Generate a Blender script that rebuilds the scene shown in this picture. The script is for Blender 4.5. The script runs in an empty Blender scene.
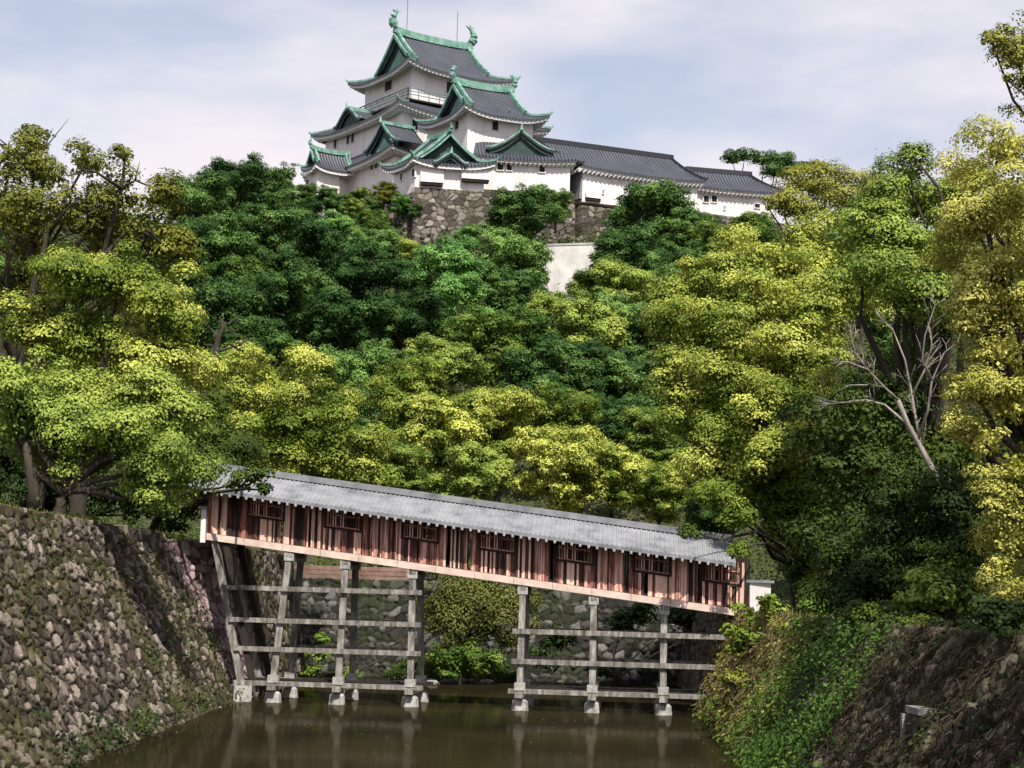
import bpy, math, random
import numpy as np
from mathutils import Vector, Matrix
R = math.radians
C = bpy.context.scene.collection
scene = bpy.context.scene

# ------------------------------------------------------------ camera, sky, sun, exposure
F = 1800.0                     # focal length in pixels of the 1024 px wide picture
PITCH = math.atan(210/1800)
CAMH = 5.0
ROLL = math.radians(1.6)         # the photograph hangs a little to the right
cam_d = bpy.data.cameras.new('camera'); cam = bpy.data.objects.new('camera', cam_d); C.objects.link(cam)
cam_d.sensor_width = 36; cam_d.lens = 36*F/1024; cam_d.clip_start = 0.5; cam_d.clip_end = 6000
cam.location = (0, 0, CAMH); cam.rotation_euler = (Matrix.Rotation(R(90)+PITCH, 3, 'X') @ Matrix.Rotation(ROLL, 3, 'Z')).to_euler()
scene.camera = cam
vs = scene.view_settings
scene.display_settings.display_device = 'sRGB'
vs.view_transform = 'Standard'; vs.look = 'None'; vs.exposure = 0.5; vs.gamma = 1; vs.use_curve_mapping = False

SUN_AZ, SUN_EL = R(163), R(56)          # azimuth clockwise from +Y
sun_vec = Vector((math.sin(SUN_AZ)*math.cos(SUN_EL), math.cos(SUN_AZ)*math.cos(SUN_EL), math.sin(SUN_EL)))
sd = bpy.data.lights.new('sun', 'SUN'); sd.energy = 5.0; sd.angle = R(0.6); sd.color = (1, .95, .86)
so = bpy.data.objects.new('sun', sd); C.objects.link(so)
so.rotation_euler = sun_vec.to_track_quat('Z', 'Y').to_euler(); so.location = (60, -60, 120)

w = bpy.data.worlds.new('World'); scene.world = w; w.use_nodes = True
nt = w.node_tree; nt.nodes.clear()
def N(nt, typ, **kw):
    n = nt.nodes.new(typ)
    for k, v in kw.items():
        if k in n.inputs.keys(): n.inputs[k].default_value = v
        else: setattr(n, k, v)
    return n
sky = N(nt, 'ShaderNodeTexSky', sky_type='NISHITA', sun_disc=False, sun_elevation=SUN_EL, sun_rotation=SUN_AZ)
sky.air_density = 1.0; sky.dust_density = 1.5
bg1 = N(nt, 'ShaderNodeBackground', Strength=0.11); nt.links.new(sky.outputs[0], bg1.inputs[0])
tc = N(nt, 'ShaderNodeTexCoord')
mp = N(nt, 'ShaderNodeMapping'); mp.inputs['Scale'].default_value = (2.6, 2.6, 7.5); mp.inputs['Location'].default_value = (1.1, .3, .55)
nt.links.new(tc.outputs['Generated'], mp.inputs[0])
no = N(nt, 'ShaderNodeTexNoise', Scale=1.5, Detail=5.0, Roughness=.5); nt.links.new(mp.outputs[0], no.inputs['Vector'])
cr = N(nt, 'ShaderNodeValToRGB'); cr.color_ramp.elements[0].position = .34; cr.color_ramp.elements[1].position = .56
cr.color_ramp.elements[0].color = (.38, .38, .38, 1); cr.color_ramp.elements[1].color = (.96, .96, .96, 1)
sz = N(nt, 'ShaderNodeSeparateXYZ'); nt.links.new(tc.outputs['Generated'], sz.inputs[0])
mz = N(nt, 'ShaderNodeMath', operation='MULTIPLY_ADD'); mz.inputs[1].default_value = -1.15; mz.inputs[2].default_value = .27; nt.links.new(sz.outputs[2], mz.inputs[0])
mz2 = N(nt, 'ShaderNodeMath', operation='MAXIMUM'); mz2.inputs[1].default_value = -.12; nt.links.new(mz.outputs[0], mz2.inputs[0])
sm = N(nt, 'ShaderNodeMath', operation='ADD'); nt.links.new(no.outputs[0], sm.inputs[0]); nt.links.new(mz2.outputs[0], sm.inputs[1])
nt.links.new(sm.outputs[0], cr.inputs[0])
no2 = N(nt, 'ShaderNodeTexNoise', Scale=3.2, Detail=4.0); nt.links.new(mp.outputs[0], no2.inputs['Vector'])
cc = N(nt, 'ShaderNodeValToRGB'); cc.color_ramp.elements[0].position = .3; cc.color_ramp.elements[1].position = .7
cc.color_ramp.elements[0].color = (.66, .63, .69, 1); cc.color_ramp.elements[1].color = (.82, .755, .755, 1)
nt.links.new(no2.outputs[0], cc.inputs[0])
bg2 = N(nt, 'ShaderNodeBackground', Strength=0.92); nt.links.new(cc.outputs[0], bg2.inputs[0])
mx = N(nt, 'ShaderNodeMixShader'); wo = N(nt, 'ShaderNodeOutputWorld')
nt.links.new(cr.outputs[0], mx.inputs[0]); nt.links.new(bg1.outputs[0], mx.inputs[1]); nt.links.new(bg2.outputs[0], mx.inputs[2])
nt.links.new(mx.outputs[0], wo.inputs[0])
scene.cycles.max_bounces = 6; scene.cycles.diffuse_bounces = 3; scene.cycles.transmission_bounces = 3
scene.cycles.transparent_max_bounces = 4

# ------------------------------------------------------------ helpers
cp, sp = math.cos(PITCH), math.sin(PITCH)
def ray(px, py):
    x, y = (px-512)/F, (384-py)/F
    x, y = x*math.cos(ROLL)-y*math.sin(ROLL), x*math.sin(ROLL)+y*math.cos(ROLL)
    return Vector((x, cp-y*sp, sp+y*cp))
def at(px, py, Y):
    d = ray(px, py); k = Y/d.y
    return Vector((d.x*k, Y, CAMH+d.z*k))
def atz(px, py, z=0):
    d = ray(px, py); k = (z-CAMH)/d.z
    return Vector((d.x*k, d.y*k, z))
def onplane(px, py, o, n):
    d = ray(px, py); c = Vector((0, 0, CAMH)); n = Vector(n)
    return c + d*((Vector(o)-c).dot(n)/d.dot(n))
def mpp(Y): return Y/F                      # metres per pixel at depth Y

def tag(o, label=None, cat=None, group=None, kind=None):
    if label: o['label'] = label
    if cat: o['category'] = cat
    if group: o['group'] = group
    if kind: o['kind'] = kind
    return o
def empty(name, loc, label, cat, group=None):
    o = bpy.data.objects.new(name, None); C.objects.link(o); o.location = loc; o.empty_display_size = .5
    return tag(o, label, cat, group)

class MB:
    def __init__(self): self.v = []; self.f = []; self.uv = []
    def add(self, verts, faces, uvs=None):
        b = len(self.v); self.v += [tuple(p) for p in verts]
        for i, f in enumerate(faces):
            self.f.append(tuple(b+k for k in f))
            self.uv.append([uvs[k] for k in f] if uvs else [(0, 0)]*len(f))
    def hexa(self, p):                      # eight corners: bottom ring then top ring
        self.add(p, [(3,2,1,0),(4,5,6,7),(0,1,5,4),(1,2,6,5),(2,3,7,6),(3,0,4,7)])
    def box(self, c, sx, sy, sz, rz=0):
        x, y, z = c; cs, sn = math.cos(rz), math.sin(rz); p = []
        for dz in (-sz/2, sz/2):
            for a, b in ((-1,-1),(1,-1),(1,1),(-1,1)):
                dx, dy = a*sx/2, b*sy/2
                p.append((x+dx*cs-dy*sn, y+dx*sn+dy*cs, z+dz))
        self.hexa(p)
    def beam(self, pts, w, h, up=(0,0,1)):  # rectangular section swept along a polyline
        pts = [Vector(p) for p in pts]; n = len(pts); vs_ = []
        for i, p in enumerate(pts):
            t = (pts[min(i+1,n-1)]-pts[max(i-1,0)]).normalized()
            s = t.cross(Vector(up))
            if s.length < 1e-4: s = t.cross(Vector((1,0,0)))
            s.normalize(); u = s.cross(t)
            ww = w[i] if isinstance(w, (list, tuple)) else w
            hh = h[i] if isinstance(h, (list, tuple)) else h
            vs_ += [p-s*ww/2-u*hh/2, p+s*ww/2-u*hh/2, p+s*ww/2+u*hh/2, p-s*ww/2+u*hh/2]
        fs = [(3,2,1,0), tuple(4*(n-1)+k for k in range(4))]
        for i in range(n-1):
            for k in range(4): fs.append((4*i+k, 4*i+(k+1)%4, 4*i+4+(k+1)%4, 4*i+4+k))
        self.add(vs_, fs)
    def tube(self, pts, rad, k=7):
        pts = [Vector(p) for p in pts]; n = len(pts); vs_ = []
        for i, p in enumerate(pts):
            t = (pts[min(i+1,n-1)]-pts[max(i-1,0)]).normalized()
            a = t.cross(Vector((.31,.17,.93)))
            if a.length < 1e-3: a = t.cross(Vector((1,0,0)))
            a.normalize(); b = t.cross(a); r = rad[i] if isinstance(rad, (list, tuple)) else rad
            vs_ += [p+(a*math.cos(6.2832*j/k)+b*math.sin(6.2832*j/k))*r for j in range(k)]
        fs = [tuple(range(k))[::-1], tuple((n-1)*k+j for j in range(k))]
        for i in range(n-1):
            for j in range(k): fs.append((i*k+j, i*k+(j+1)%k, (i+1)*k+(j+1)%k, (i+1)*k+j))
        self.add(vs_, fs)
    def grid(self, rows, uvrows=None):      # rows of points -> quads
        n, m = len(rows), len(rows[0])
        fs = [(i*m+j, i*m+j+1, (i+1)*m+j+1, (i+1)*m+j) for i in range(n-1) for j in range(m-1)]
        self.add([p for r in rows for p in r], fs, [p for r in uvrows for p in r] if uvrows else None)
    def build(self, name, mat, parent=None, smooth=False):
        me = bpy.data.meshes.new(name)
        me.from_pydata(self.v, [], self.f)
        if self.f:
            ul = me.uv_layers.new(name='UVMap')
            ul.data.foreach_set('uv', np.array([c for f in self.uv for p in f for c in p], dtype=np.float32))
        me.materials.append(mat)
        if smooth: me.polygons.foreach_set('use_smooth', [True]*len(me.polygons))
        return link(name, me, parent)
def link(name, me, parent=None):
    o = bpy.data.objects.new(name, me); C.objects.link(o)
    if parent is not None:
        o.parent = parent
        # meshes are built in world coordinates; cancel the parent chain's offset
        off = Vector((0,0,0)); p = parent
        while p is not None: off += p.location; p = p.parent
        o.location = -off
    me.update(); return o
def fast_mesh(name, verts, quads, mat, attrs=None, smooth=False):
    me = bpy.data.meshes.new(name)
    nv, nf = len(verts), len(quads)
    me.vertices.add(nv); me.vertices.foreach_set('co', np.ascontiguousarray(verts, dtype=np.float32).ravel())
    me.loops.add(nf*4); me.loops.foreach_set('vertex_index', np.ascontiguousarray(quads, dtype=np.int32).ravel())
    me.polygons.add(nf); me.polygons.foreach_set('loop_start', np.arange(0, nf*4, 4, dtype=np.int32))
    me.polygons.foreach_set('loop_total', np.full(nf, 4, dtype=np.int32))
    if smooth: me.polygons.foreach_set('use_smooth', np.ones(nf, dtype=bool))
    for k, a in (attrs or {}).items():
        at_ = me.attributes.new(k, 'FLOAT', 'POINT'); at_.data.foreach_set('value', np.ascontiguousarray(a, dtype=np.float32).ravel())
    me.update(calc_edges=True); me.materials.append(mat)
    return me

# ------------------------------------------------------------ materials
def newmat(name):
    m = bpy.data.materials.new(name); m.use_nodes = True; nt = m.node_tree
    return m, nt, nt.nodes['Principled BSDF']
def ramp(nt, stops, src=None):
    r = nt.nodes.new('ShaderNodeValToRGB'); e = r.color_ramp.elements
    while len(e) < len(stops): e.new(.5)
    for k, (p, c) in enumerate(stops): e[k].position = p; e[k].color = (*c, 1)
    if src: nt.links.new(src, r.inputs[0])
    return r
def noise(nt, scale, detail=4, rough=.6, vec=None, dist=0):
    n = nt.nodes.new('ShaderNodeTexNoise'); n.inputs['Scale'].default_value = scale; n.inputs['Detail'].default_value = detail
    n.inputs['Roughness'].default_value = rough; n.inputs['Distortion'].default_value = dist
    if vec: nt.links.new(vec, n.inputs['Vector'])
    return n
def mixc(nt, fac, a, b, typ='MIX'):
    m = nt.nodes.new('ShaderNodeMix'); m.data_type = 'RGBA'; m.blend_type = typ
    for s, v in ((m.inputs[0], fac), (m.inputs[6], a), (m.inputs[7], b)):
        if hasattr(v, 'is_linked') or hasattr(v, 'links'): nt.links.new(v, s)
        else: s.default_value = v if not isinstance(v, tuple) else (*v, 1)
    return m.outputs[2]
def bump(nt, h, strength, dist, bsdf):
    b = nt.nodes.new('ShaderNodeBump'); b.inputs['Strength'].default_value = strength; b.inputs['Distance'].default_value = dist
    nt.links.new(h, b.inputs['Height']); nt.links.new(b.outputs[0], bsdf.inputs['Normal'])
def objco(nt, scale=None):
    t = nt.nodes.new('ShaderNodeTexCoord')
    if scale is None: return t.outputs['Object']
    m = nt.nodes.new('ShaderNodeMapping'); m.inputs['Scale'].default_value = scale; nt.links.new(t.outputs['Object'], m.inputs[0]); return m.outputs[0]

def mottled(name, c1, c2, scale, rough=.85, stretch=(1,1,1), bmp=.3, bd=.05, c3=None, spec=.3):
    m, nt, b = newmat(name); v = objco(nt, stretch)
    n = noise(nt, scale, 6, .65, v)
    st = [(.3, c1), (.7, c2)] if c3 is None else [(.28, c1), (.5, c2), (.72, c3)]
    r = ramp(nt, st, n.outputs[0]); nt.links.new(r.outputs[0], b.inputs['Base Color'])
    b.inputs['Roughness'].default_value = rough; b.inputs['Specular IOR Level'].default_value = spec
    n2 = noise(nt, scale*5, 4, .6, v); bump(nt, n2.outputs[0], bmp, bd, b)
    return m
def leafmat(name, dark, mid, light, trans=.25, clump=.55, bulk=.09):
    m, nt, b = newmat(name)
    g = nt.nodes.new('ShaderNodeNewGeometry'); oi = nt.nodes.new('ShaderNodeObjectInfo')
    t = nt.nodes.new('ShaderNodeTexCoord')
    n = noise(nt, clump, 3, .5, t.outputs['Object'])
    n3 = noise(nt, bulk, 2, .5, t.outputs['Object'])
    def ma(op, a, bb):
        x = nt.nodes.new('ShaderNodeMath'); x.operation = op
        for i, q in enumerate((a, bb)):
            if isinstance(q, (int, float)): x.inputs[i].default_value = q
            else: nt.links.new(q, x.inputs[i])
        return x.outputs[0]
    s = ma('ADD', ma('MULTIPLY', g.outputs['Random Per Island'], .2), ma('MULTIPLY', n.outputs[0], 1.25))
    s = ma('ADD', s, ma('MULTIPLY', n3.outputs[0], .6))
    s = ma('ADD', s, ma('MULTIPLY', oi.outputs['Random'], .42))
    r = ramp(nt, [(.0, dark), (.45, mid), (1.0, light)], ma('MULTIPLY', ma('SUBTRACT', s, .74), 1.15))
    b.inputs['Roughness'].default_value = .6; b.inputs['Specular IOR Level'].default_value = .12
    nt.links.new(r.outputs[0], b.inputs['Base Color'])
    tr = nt.nodes.new('ShaderNodeBsdfTranslucent')
    nt.links.new(r.outputs[0], tr.inputs[0])
    mxs = nt.nodes.new('ShaderNodeMixShader'); mxs.inputs[0].default_value = trans
    nt.links.new(b.outputs[0], mxs.inputs[1]); nt.links.new(tr.outputs[0], mxs.inputs[2])
    nt.links.new(mxs.outputs[0], nt.nodes['Material Output'].inputs[0])
    return m
M = {}
M['leaf_yellow'] = leafmat('yellow green leaves', (.04,.08,.012), (.125,.18,.022), (.60,.62,.13), .14)
M['leaf_mid']    = leafmat('mid green leaves', (.026,.068,.012), (.072,.132,.02), (.32,.39,.075), .12)
M['leaf_deep']   = leafmat('deep green leaves', (.016,.04,.010), (.036,.085,.018), (.20,.33,.08), .12)
M['leaf_fresh']  = leafmat('fresh green leaves', (.03,.09,.025), (.062,.16,.038), (.22,.41,.10), .15)
M['leaf_olive']  = leafmat('olive leaves', (.05,.065,.012), (.14,.155,.022), (.32,.32,.065), .14)
M['leaf_willow'] = leafmat('willow leaves', (.03,.042,.012), (.075,.09,.022), (.17,.18,.045), .15)
M['leaf_gold']   = leafmat('golden leaves', (.085,.10,.015), (.25,.265,.036), (.64,.60,.17), .15)
M['leaf_shade']  = leafmat('leaves darkened for shade', (.008,.017,.004), (.022,.042,.008), (.075,.11,.016), .1)  # deep shade under the canopy is put into this low leaf colour
M['leaf_ivy']    = leafmat('ivy leaves', (.012,.035,.008), (.04,.09,.014), (.13,.21,.032), .12)
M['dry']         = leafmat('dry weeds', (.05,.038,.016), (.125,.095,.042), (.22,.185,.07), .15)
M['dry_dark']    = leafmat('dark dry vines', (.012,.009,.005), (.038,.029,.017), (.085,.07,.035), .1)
M['grass']       = leafmat('bank grass', (.03,.06,.01), (.08,.12,.02), (.2,.2,.04), .15)
M['bark']   = mottled('bark', (.02,.016,.012), (.07,.055,.042), 3, .95, (1,1,.25), .8, .05)
M['deadwood'] = mottled('bare grey wood', (.13,.115,.10), (.34,.30,.26), 4, .9, (1,1,.4), .4, .02)
M['soil']   = mottled('earth', (.03,.026,.016), (.07,.075,.03), .8, 1, bmp=.6, bd=.15)
M['wood_grey'] = mottled('weathered grey timber', (.035,.03,.026), (.19,.175,.155), 3.2, .9, (1.5,1.5,.35), .6, .03, (.44,.42,.385))
M['wood_dark'] = mottled('dark timber', (.012,.010,.009), (.04,.03,.025), 3, .9)
M['fascia'] = mottled('pale pinkish timber', (.50,.37,.31), (.74,.60,.525), 1.6, .8, bmp=.2)
M['edging'] = mottled('reddish old boards', (.13,.075,.06), (.30,.19,.155), 1.5, .9, bmp=.2)
M['stone_pale'] = mottled('pale footing stone', (.15,.145,.13), (.36,.345,.32), 4, .9, (1,1,1), .7, .05, (.52,.50,.47))
M['rock'] = mottled('shore rock', (.12,.12,.11), (.36,.35,.32), 3, .9, bmp=.7, bd=.08)
M['plaster'] = mottled('white plaster', (.56,.51,.50), (.70,.655,.65), .35, .9, (1.6,1.6,.35), .08, .02, (.75,.71,.705), .2)
M['plaster_grey'] = mottled('grey plaster', (.16,.16,.18), (.30,.30,.32), .8, .9, bmp=.1)  # darker grey tone of the long gallery's left end wall
M['eave_white'] = mottled('eave plaster', (.60,.58,.58), (.74,.72,.72), 1.2, .85, bmp=.1)
M['concrete'] = mottled('pale retaining wall render', (.22,.21,.195), (.44,.43,.41), .5, .9, (1,1,.18), .2, .03)
M['copper'] = mottled('verdigris copper', (.05,.12,.10), (.14,.28,.225), 1.3, .6, bmp=.1, c3=(.26,.41,.34))
M['gable_dark'] = mottled('dark gable board', (.015,.03,.03), (.04,.075,.065), 2, .7)
M['window_dark'] = mottled('dark window opening', (.012,.011,.011), (.03,.027,.025), 2, .6)
M['iron'] = mottled('grey metal rail', (.09,.13,.12), (.16,.22,.2), 3, .6)
def tilemat(name, c1, c2, pitch):
    m, nt, b = newmat(name); u = nt.nodes.new('ShaderNodeUVMap'); u.uv_map = 'UVMap'
    sx = nt.nodes.new('ShaderNodeSeparateXYZ'); nt.links.new(u.outputs[0], sx.inputs[0])
    def ma(op, a, bb=None):
        x = nt.nodes.new('ShaderNodeMath'); x.operation = op
        for i, q in enumerate((a, bb)):
            if q is None: continue
            if isinstance(q, (int, float)): x.inputs[i].default_value = q
            else: nt.links.new(q, x.inputs[i])
        return x.outputs[0]
    rib = ma('ABSOLUTE', ma('SINE', ma('MULTIPLY', sx.outputs[0], math.pi/pitch)))
    row = ma('FRACT', ma('DIVIDE', sx.outputs[1], pitch*1.1))
    n = noise(nt, .5, 5, .6, objco(nt)); n2 = noise(nt, 6, 3, .6, objco(nt))
    f = ma('ADD', ma('MULTIPLY', n.outputs[0], .6), ma('MULTIPLY', n2.outputs[0], .5))
    r = ramp(nt, [(.3, c1), (.75, c2)], f)
    gap = mixc(nt, ma('GREATER_THAN', rib, .42), (c1[0]*.6, c1[1]*.6, c1[2]*.6), r.outputs[0])
    nt.links.new(gap, b.inputs['Base Color']); b.inputs['Roughness'].default_value = .5
    bump(nt, ma('ADD', rib, ma('MULTIPLY', row, .25)), .9, .1, b)
    return m
M['tile'] = tilemat('dark grey roof tile', (.024,.026,.036), (.080,.085,.112), .40)
M['tile_pale'] = mottled('pale grey roof tile', (.10,.105,.118), (.205,.21,.225), 1.2, .5, bmp=.25, bd=.02, c3=(.27,.275,.29))
def plankmat():
    m, nt, b = newmat('weathered red cedar boards'); g = nt.nodes.new('ShaderNodeNewGeometry')
    v = objco(nt, (9, 9, .5)); n = noise(nt, 1.5, 6, .75, v); n2 = noise(nt, .5, 3, .5, objco(nt))
    def ma(op, a, bb):
        x = nt.nodes.new('ShaderNodeMath'); x.operation = op
        for i, q in enumerate((a, bb)):
            if isinstance(q, (int, float)): x.inputs[i].default_value = q
            else: nt.links.new(q, x.inputs[i])
        return x.outputs[0]
    s = ma('ADD', ma('MULTIPLY', g.outputs['Random Per Island'], .56), ma('MULTIPLY', n.outputs[0], .80))
    s = ma('ADD', s, ma('MULTIPLY', n2.outputs[0], .2))
    r = ramp(nt, [(.60, (.010,.007,.006)), (.72, (.11,.034,.026)), (.83, (.34,.135,.10)), (1.0, (.78,.50,.40))], s)
    nt.links.new(r.outputs[0], b.inputs['Base Color']); b.inputs['Roughness'].default_value = .85
    bump(nt, n.outputs[0], .4, .03, b); return m
M['plank'] = plankmat()
def stonemat(name, ramp_stops, moss=(.06,.085,.02), moss_amt=.5, joint=(.03,.026,.02)):
    m, nt, b = newmat(name)
    a = nt.nodes.new('ShaderNodeAttribute'); a.attribute_name = 'stone'
    j = nt.nodes.new('ShaderNodeAttribute'); j.attribute_name = 'edge'
    v = objco(nt); n = noise(nt, 3.5, 6, .7, v); nb = noise(nt, .28, 4, .6, v)
    r = ramp(nt, ramp_stops, a.outputs['Fac'])
    c = mixc(nt, .8, r.outputs[0], ramp(nt, [(.3, (.25,.25,.25)), (.7, (1,1,1))], n.outputs[0]).outputs[0], 'MULTIPLY')
    c = mixc(nt, ramp(nt, [(.0, (1,1,1)), (.22, (0,0,0))], j.outputs['Fac']).outputs[0], c, joint)
    mm = ramp(nt, [(.62-moss_amt*.25, (0,0,0)), (.78-moss_amt*.25, (.8,.8,.8))], nb.outputs[0])
    mk = nt.nodes.new('ShaderNodeMath'); mk.operation = 'MULTIPLY'
    nt.links.new(mm.outputs[0], mk.inputs[0]); nt.links.new(ramp(nt, [(.35, (0,0,0)), (.6, (1,1,1))], n.outputs[0]).outputs[0], mk.inputs[1])
    c = mixc(nt, mk.outputs[0], c, moss)
    nt.links.new(c, b.inputs['Base Color']); b.inputs['Roughness'].default_value = .95; b.inputs['Specular IOR Level'].default_value = .2
    bump(nt, n.outputs[0], 1.0, .12, b); return m
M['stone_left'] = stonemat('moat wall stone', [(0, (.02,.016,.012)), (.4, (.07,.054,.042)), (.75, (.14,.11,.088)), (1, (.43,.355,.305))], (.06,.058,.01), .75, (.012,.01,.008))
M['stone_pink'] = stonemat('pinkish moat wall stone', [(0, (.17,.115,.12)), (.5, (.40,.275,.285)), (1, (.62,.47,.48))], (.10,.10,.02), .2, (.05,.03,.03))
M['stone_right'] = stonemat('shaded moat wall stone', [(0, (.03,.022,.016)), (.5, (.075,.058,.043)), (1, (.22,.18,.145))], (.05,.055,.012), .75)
M['stone_far'] = stonemat('grey rubble stone', [(0, (.025,.025,.022)), (.6, (.06,.058,.052)), (1, (.24,.23,.215))], (.03,.045,.01), .7)
M['stone_base'] = stonemat('castle base stone', [(0, (.06,.05,.042)), (.5, (.16,.135,.115)), (1, (.38,.33,.29))], (.045,.06,.016), .55)
def watermat():
    m, nt, b = newmat('murky moat water')
    v = objco(nt, (1, .45, 1)); n = noise(nt, 1.1, 5, .6, v); n2 = noise(nt, .12, 3, .5, objco(nt))
    r = ramp(nt, [(.35, (.010,.009,.0045)), (.7, (.022,.018,.009))], n2.outputs[0])
    b.inputs['Roughness'].default_value = .9; b.inputs['Specular IOR Level'].default_value = 0
    nt.links.new(r.outputs[0], b.inputs['Base Color'])
    gl = nt.nodes.new('ShaderNodeBsdfGlossy'); gl.inputs['Roughness'].default_value = .055; gl.inputs['Color'].default_value = (.80,.76,.68,1)
    bp = nt.nodes.new('ShaderNodeBump'); bp.inputs['Strength'].default_value = .22; bp.inputs['Distance'].default_value = .04
    nt.links.new(n.outputs[0], bp.inputs['Height']); nt.links.new(bp.outputs[0], gl.inputs['Normal'])
    lw = nt.nodes.new('ShaderNodeFresnel'); lw.inputs['IOR'].default_value = 1.33
    mu = nt.nodes.new('ShaderNodeMath'); mu.operation = 'MULTIPLY'; mu.inputs[1].default_value = .34; nt.links.new(lw.outputs[0], mu.inputs[0])
    ms = nt.nodes.new('ShaderNodeMixShader'); nt.links.new(mu.outputs[0], ms.inputs[0]); nt.links.new(b.outputs[0], ms.inputs[1]); nt.links.new(gl.outputs[0], ms.inputs[2])
    nt.links.new(ms.outputs[0], nt.nodes['Material Output'].inputs[0])
    return m
M['water'] = watermat()
# ------------------------------------------------------------ terrain and water
LWF, LWX, LWZ = -11.85, -15.55, 7.2     # foot and top edge of the left moat wall
RWX, RWZ = 10.9, 4.3          # far top corner of the right moat wall
FWY, FWZ = 108.1, 5.6          # top edge of the far moat wall
def sstep(x): x = np.clip(x, 0, 1); return x*x*(3-2*x)
def ground_np(x, y):
    t = np.clip((y-110)/(199-110), 0, 1)
    hill = 38.5*t**1.5*np.exp(-np.maximum(np.abs(x+5)-62, 0)**2/(2*55**2))
    back = np.exp(-np.maximum(y-250, 0)**2/(2*50**2))
    bank = np.where(x < np.where(y > 82, -12.4, LWX+1), LWZ-.15, np.where(x > 10.4, RWZ-.1+2.2*sstep((x-12)/25), FWZ-.1))
    far = np.exp(-np.maximum(np.abs(x)-150, 0)**2/(2*70**2))
    bank = np.where(y < 30, np.minimum(bank, 3.2+(bank-3.2)*sstep((y-14)/14)), bank)
    return (bank*far + hill*back)
def ground(x, y): return float(ground_np(np.array([x], float), np.array([y], float))[0])
xs = np.unique(np.concatenate([np.linspace(-2500, -160, 14), np.linspace(-160, -40, 41), np.linspace(-40, 40, 81), np.linspace(40, 160, 41), np.linspace(160, 2500, 14), [LWX-.35, LWX-.1, -13.4, -13.2, RWX+.1, RWX+.35]]))
ys = np.unique(np.concatenate([np.linspace(-400, 0, 9), np.linspace(0, 100, 51), np.linspace(100, 260, 107), np.linspace(260, 400, 21), np.linspace(400, 4500, 16), [11.9, 12.1, 84.2, 84.4, FWY+.1, FWY+.35]]))
X, Y = np.meshgrid(xs, ys)
rng = np.random.default_rng(5)
Z = ground_np(X, Y) + rng.normal(0, .05, X.shape)
moat = (X > np.where(Y > 84.3, -13.3, LWX-.2)) & (X < RWX+.2) & (Y > 12) & (Y < FWY+.2)
Z = np.where(moat, -1.6, Z)
ny, nx = X.shape
idx = np.arange(ny*nx).reshape(ny, nx)
q = np.stack([idx[:-1,:-1], idx[:-1,1:], idx[1:,1:], idx[1:,:-1]], -1).reshape(-1, 4)
tag(link('terrain', fast_mesh('terrain', np.stack([X, Y, Z], -1).reshape(-1, 3), q, M['soil'])), kind='structure')
mb = MB(); mb.grid([[(x, y, 0) for x in (-18, -6, 4, 14)] for y in (11, 40, 70, 109)])
tag(mb.build('water', M['water']), kind='structure')

# ------------------------------------------------------------ rubble stone walls (every stone in relief)
def voronoi(u, v, seed, jit=.85):
    iu, iv = np.floor(u).astype(int), np.floor(v).astype(int)
    f1 = np.full(u.shape, 9.); f2 = np.full(u.shape, 9.); cid = np.zeros(u.shape); gx = np.zeros(u.shape); gy = np.zeros(u.shape)
    def h(a, b, k):
        s = np.sin(a*127.1+b*311.7+k*74.7+seed*13.3)*43758.5453
        return s-np.floor(s)
    for dv in (-1, 0, 1):
        for du in (-1, 0, 1):
            a, b = iu+du, iv+dv
            px = a+.5+(h(a, b, 1)-.5)*jit+.5*(b % 2); py = b+.5+(h(a, b, 2)-.5)*jit*.8
            dx, dy = np.abs(u-px), np.abs(v-py)
            d = (dx**3.4+dy**3.4)**(1/3.4)/(.75+.5*h(a, b, 3))
            n1 = d < f1
            f2 = np.where(n1, f1, np.minimum(f2, d))
            cid = np.where(n1, h(a, b, 4), cid); gx = np.where(n1, (u-px)*(h(a, b, 5)-.5), gx); gy = np.where(n1, (v-py)*(h(a, b, 6)-.5), gy)
            f1 = np.where(n1, d, f1)
    return f1, f2-f1, cid, gx, gy
def stone_wall(name, P, nrm, U, V, cell, res, depth, mat, seed, back=1.0, parent=None, ragged=0):
    """P(u, v) -> arrays of points on the wall face, u along it and v up it in metres; nrm points outwards."""
    nu, nv = int(U/res)+1, int(V/res)+1
    u, v = np.meshgrid(np.linspace(0, U, nu), np.linspace(0, V, nv))
    wob = .22*np.sin(u*1.3/cell+seed)+.2*np.sin(v*1.9/cell+u*.7)
    f1, e, cid, gx, gy = voronoi(u/(cell*1.25)+wob*.5, v/cell+wob, seed)
    r = np.random.default_rng(seed)
    d = depth*(sstep(e/.2)*(.45+.55*cid) + .9*(gx+gy)*sstep(e/.15)) + r.normal(0, depth*.05, u.shape)
    p = P(u, v) + np.asarray(nrm)[None, None, :]*d[..., None]
    # a rim that turns back into the bank closes the wall
    bk = -np.asarray(nrm)*back; bk[2] = 0
    p = np.concatenate([p[:1]+bk, p, p[-1:]+bk], 0); p = np.concatenate([p[:, :1]+bk, p, p[:, -1:]+bk], 1)
    pad = lambda a: np.pad(a, 1, mode='edge')
    n2, m2 = p.shape[:2]; idx = np.arange(n2*m2).reshape(n2, m2)
    q = np.stack([idx[:-1,:-1], idx[:-1,1:], idx[1:,1:], idx[1:,:-1]], -1).reshape(-1, 4)
    me = fast_mesh(name, p.reshape(-1, 3), q, mat, {'stone': pad(cid), 'edge': pad(e)}, smooth=False)
    return link(name, me, parent)
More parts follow.
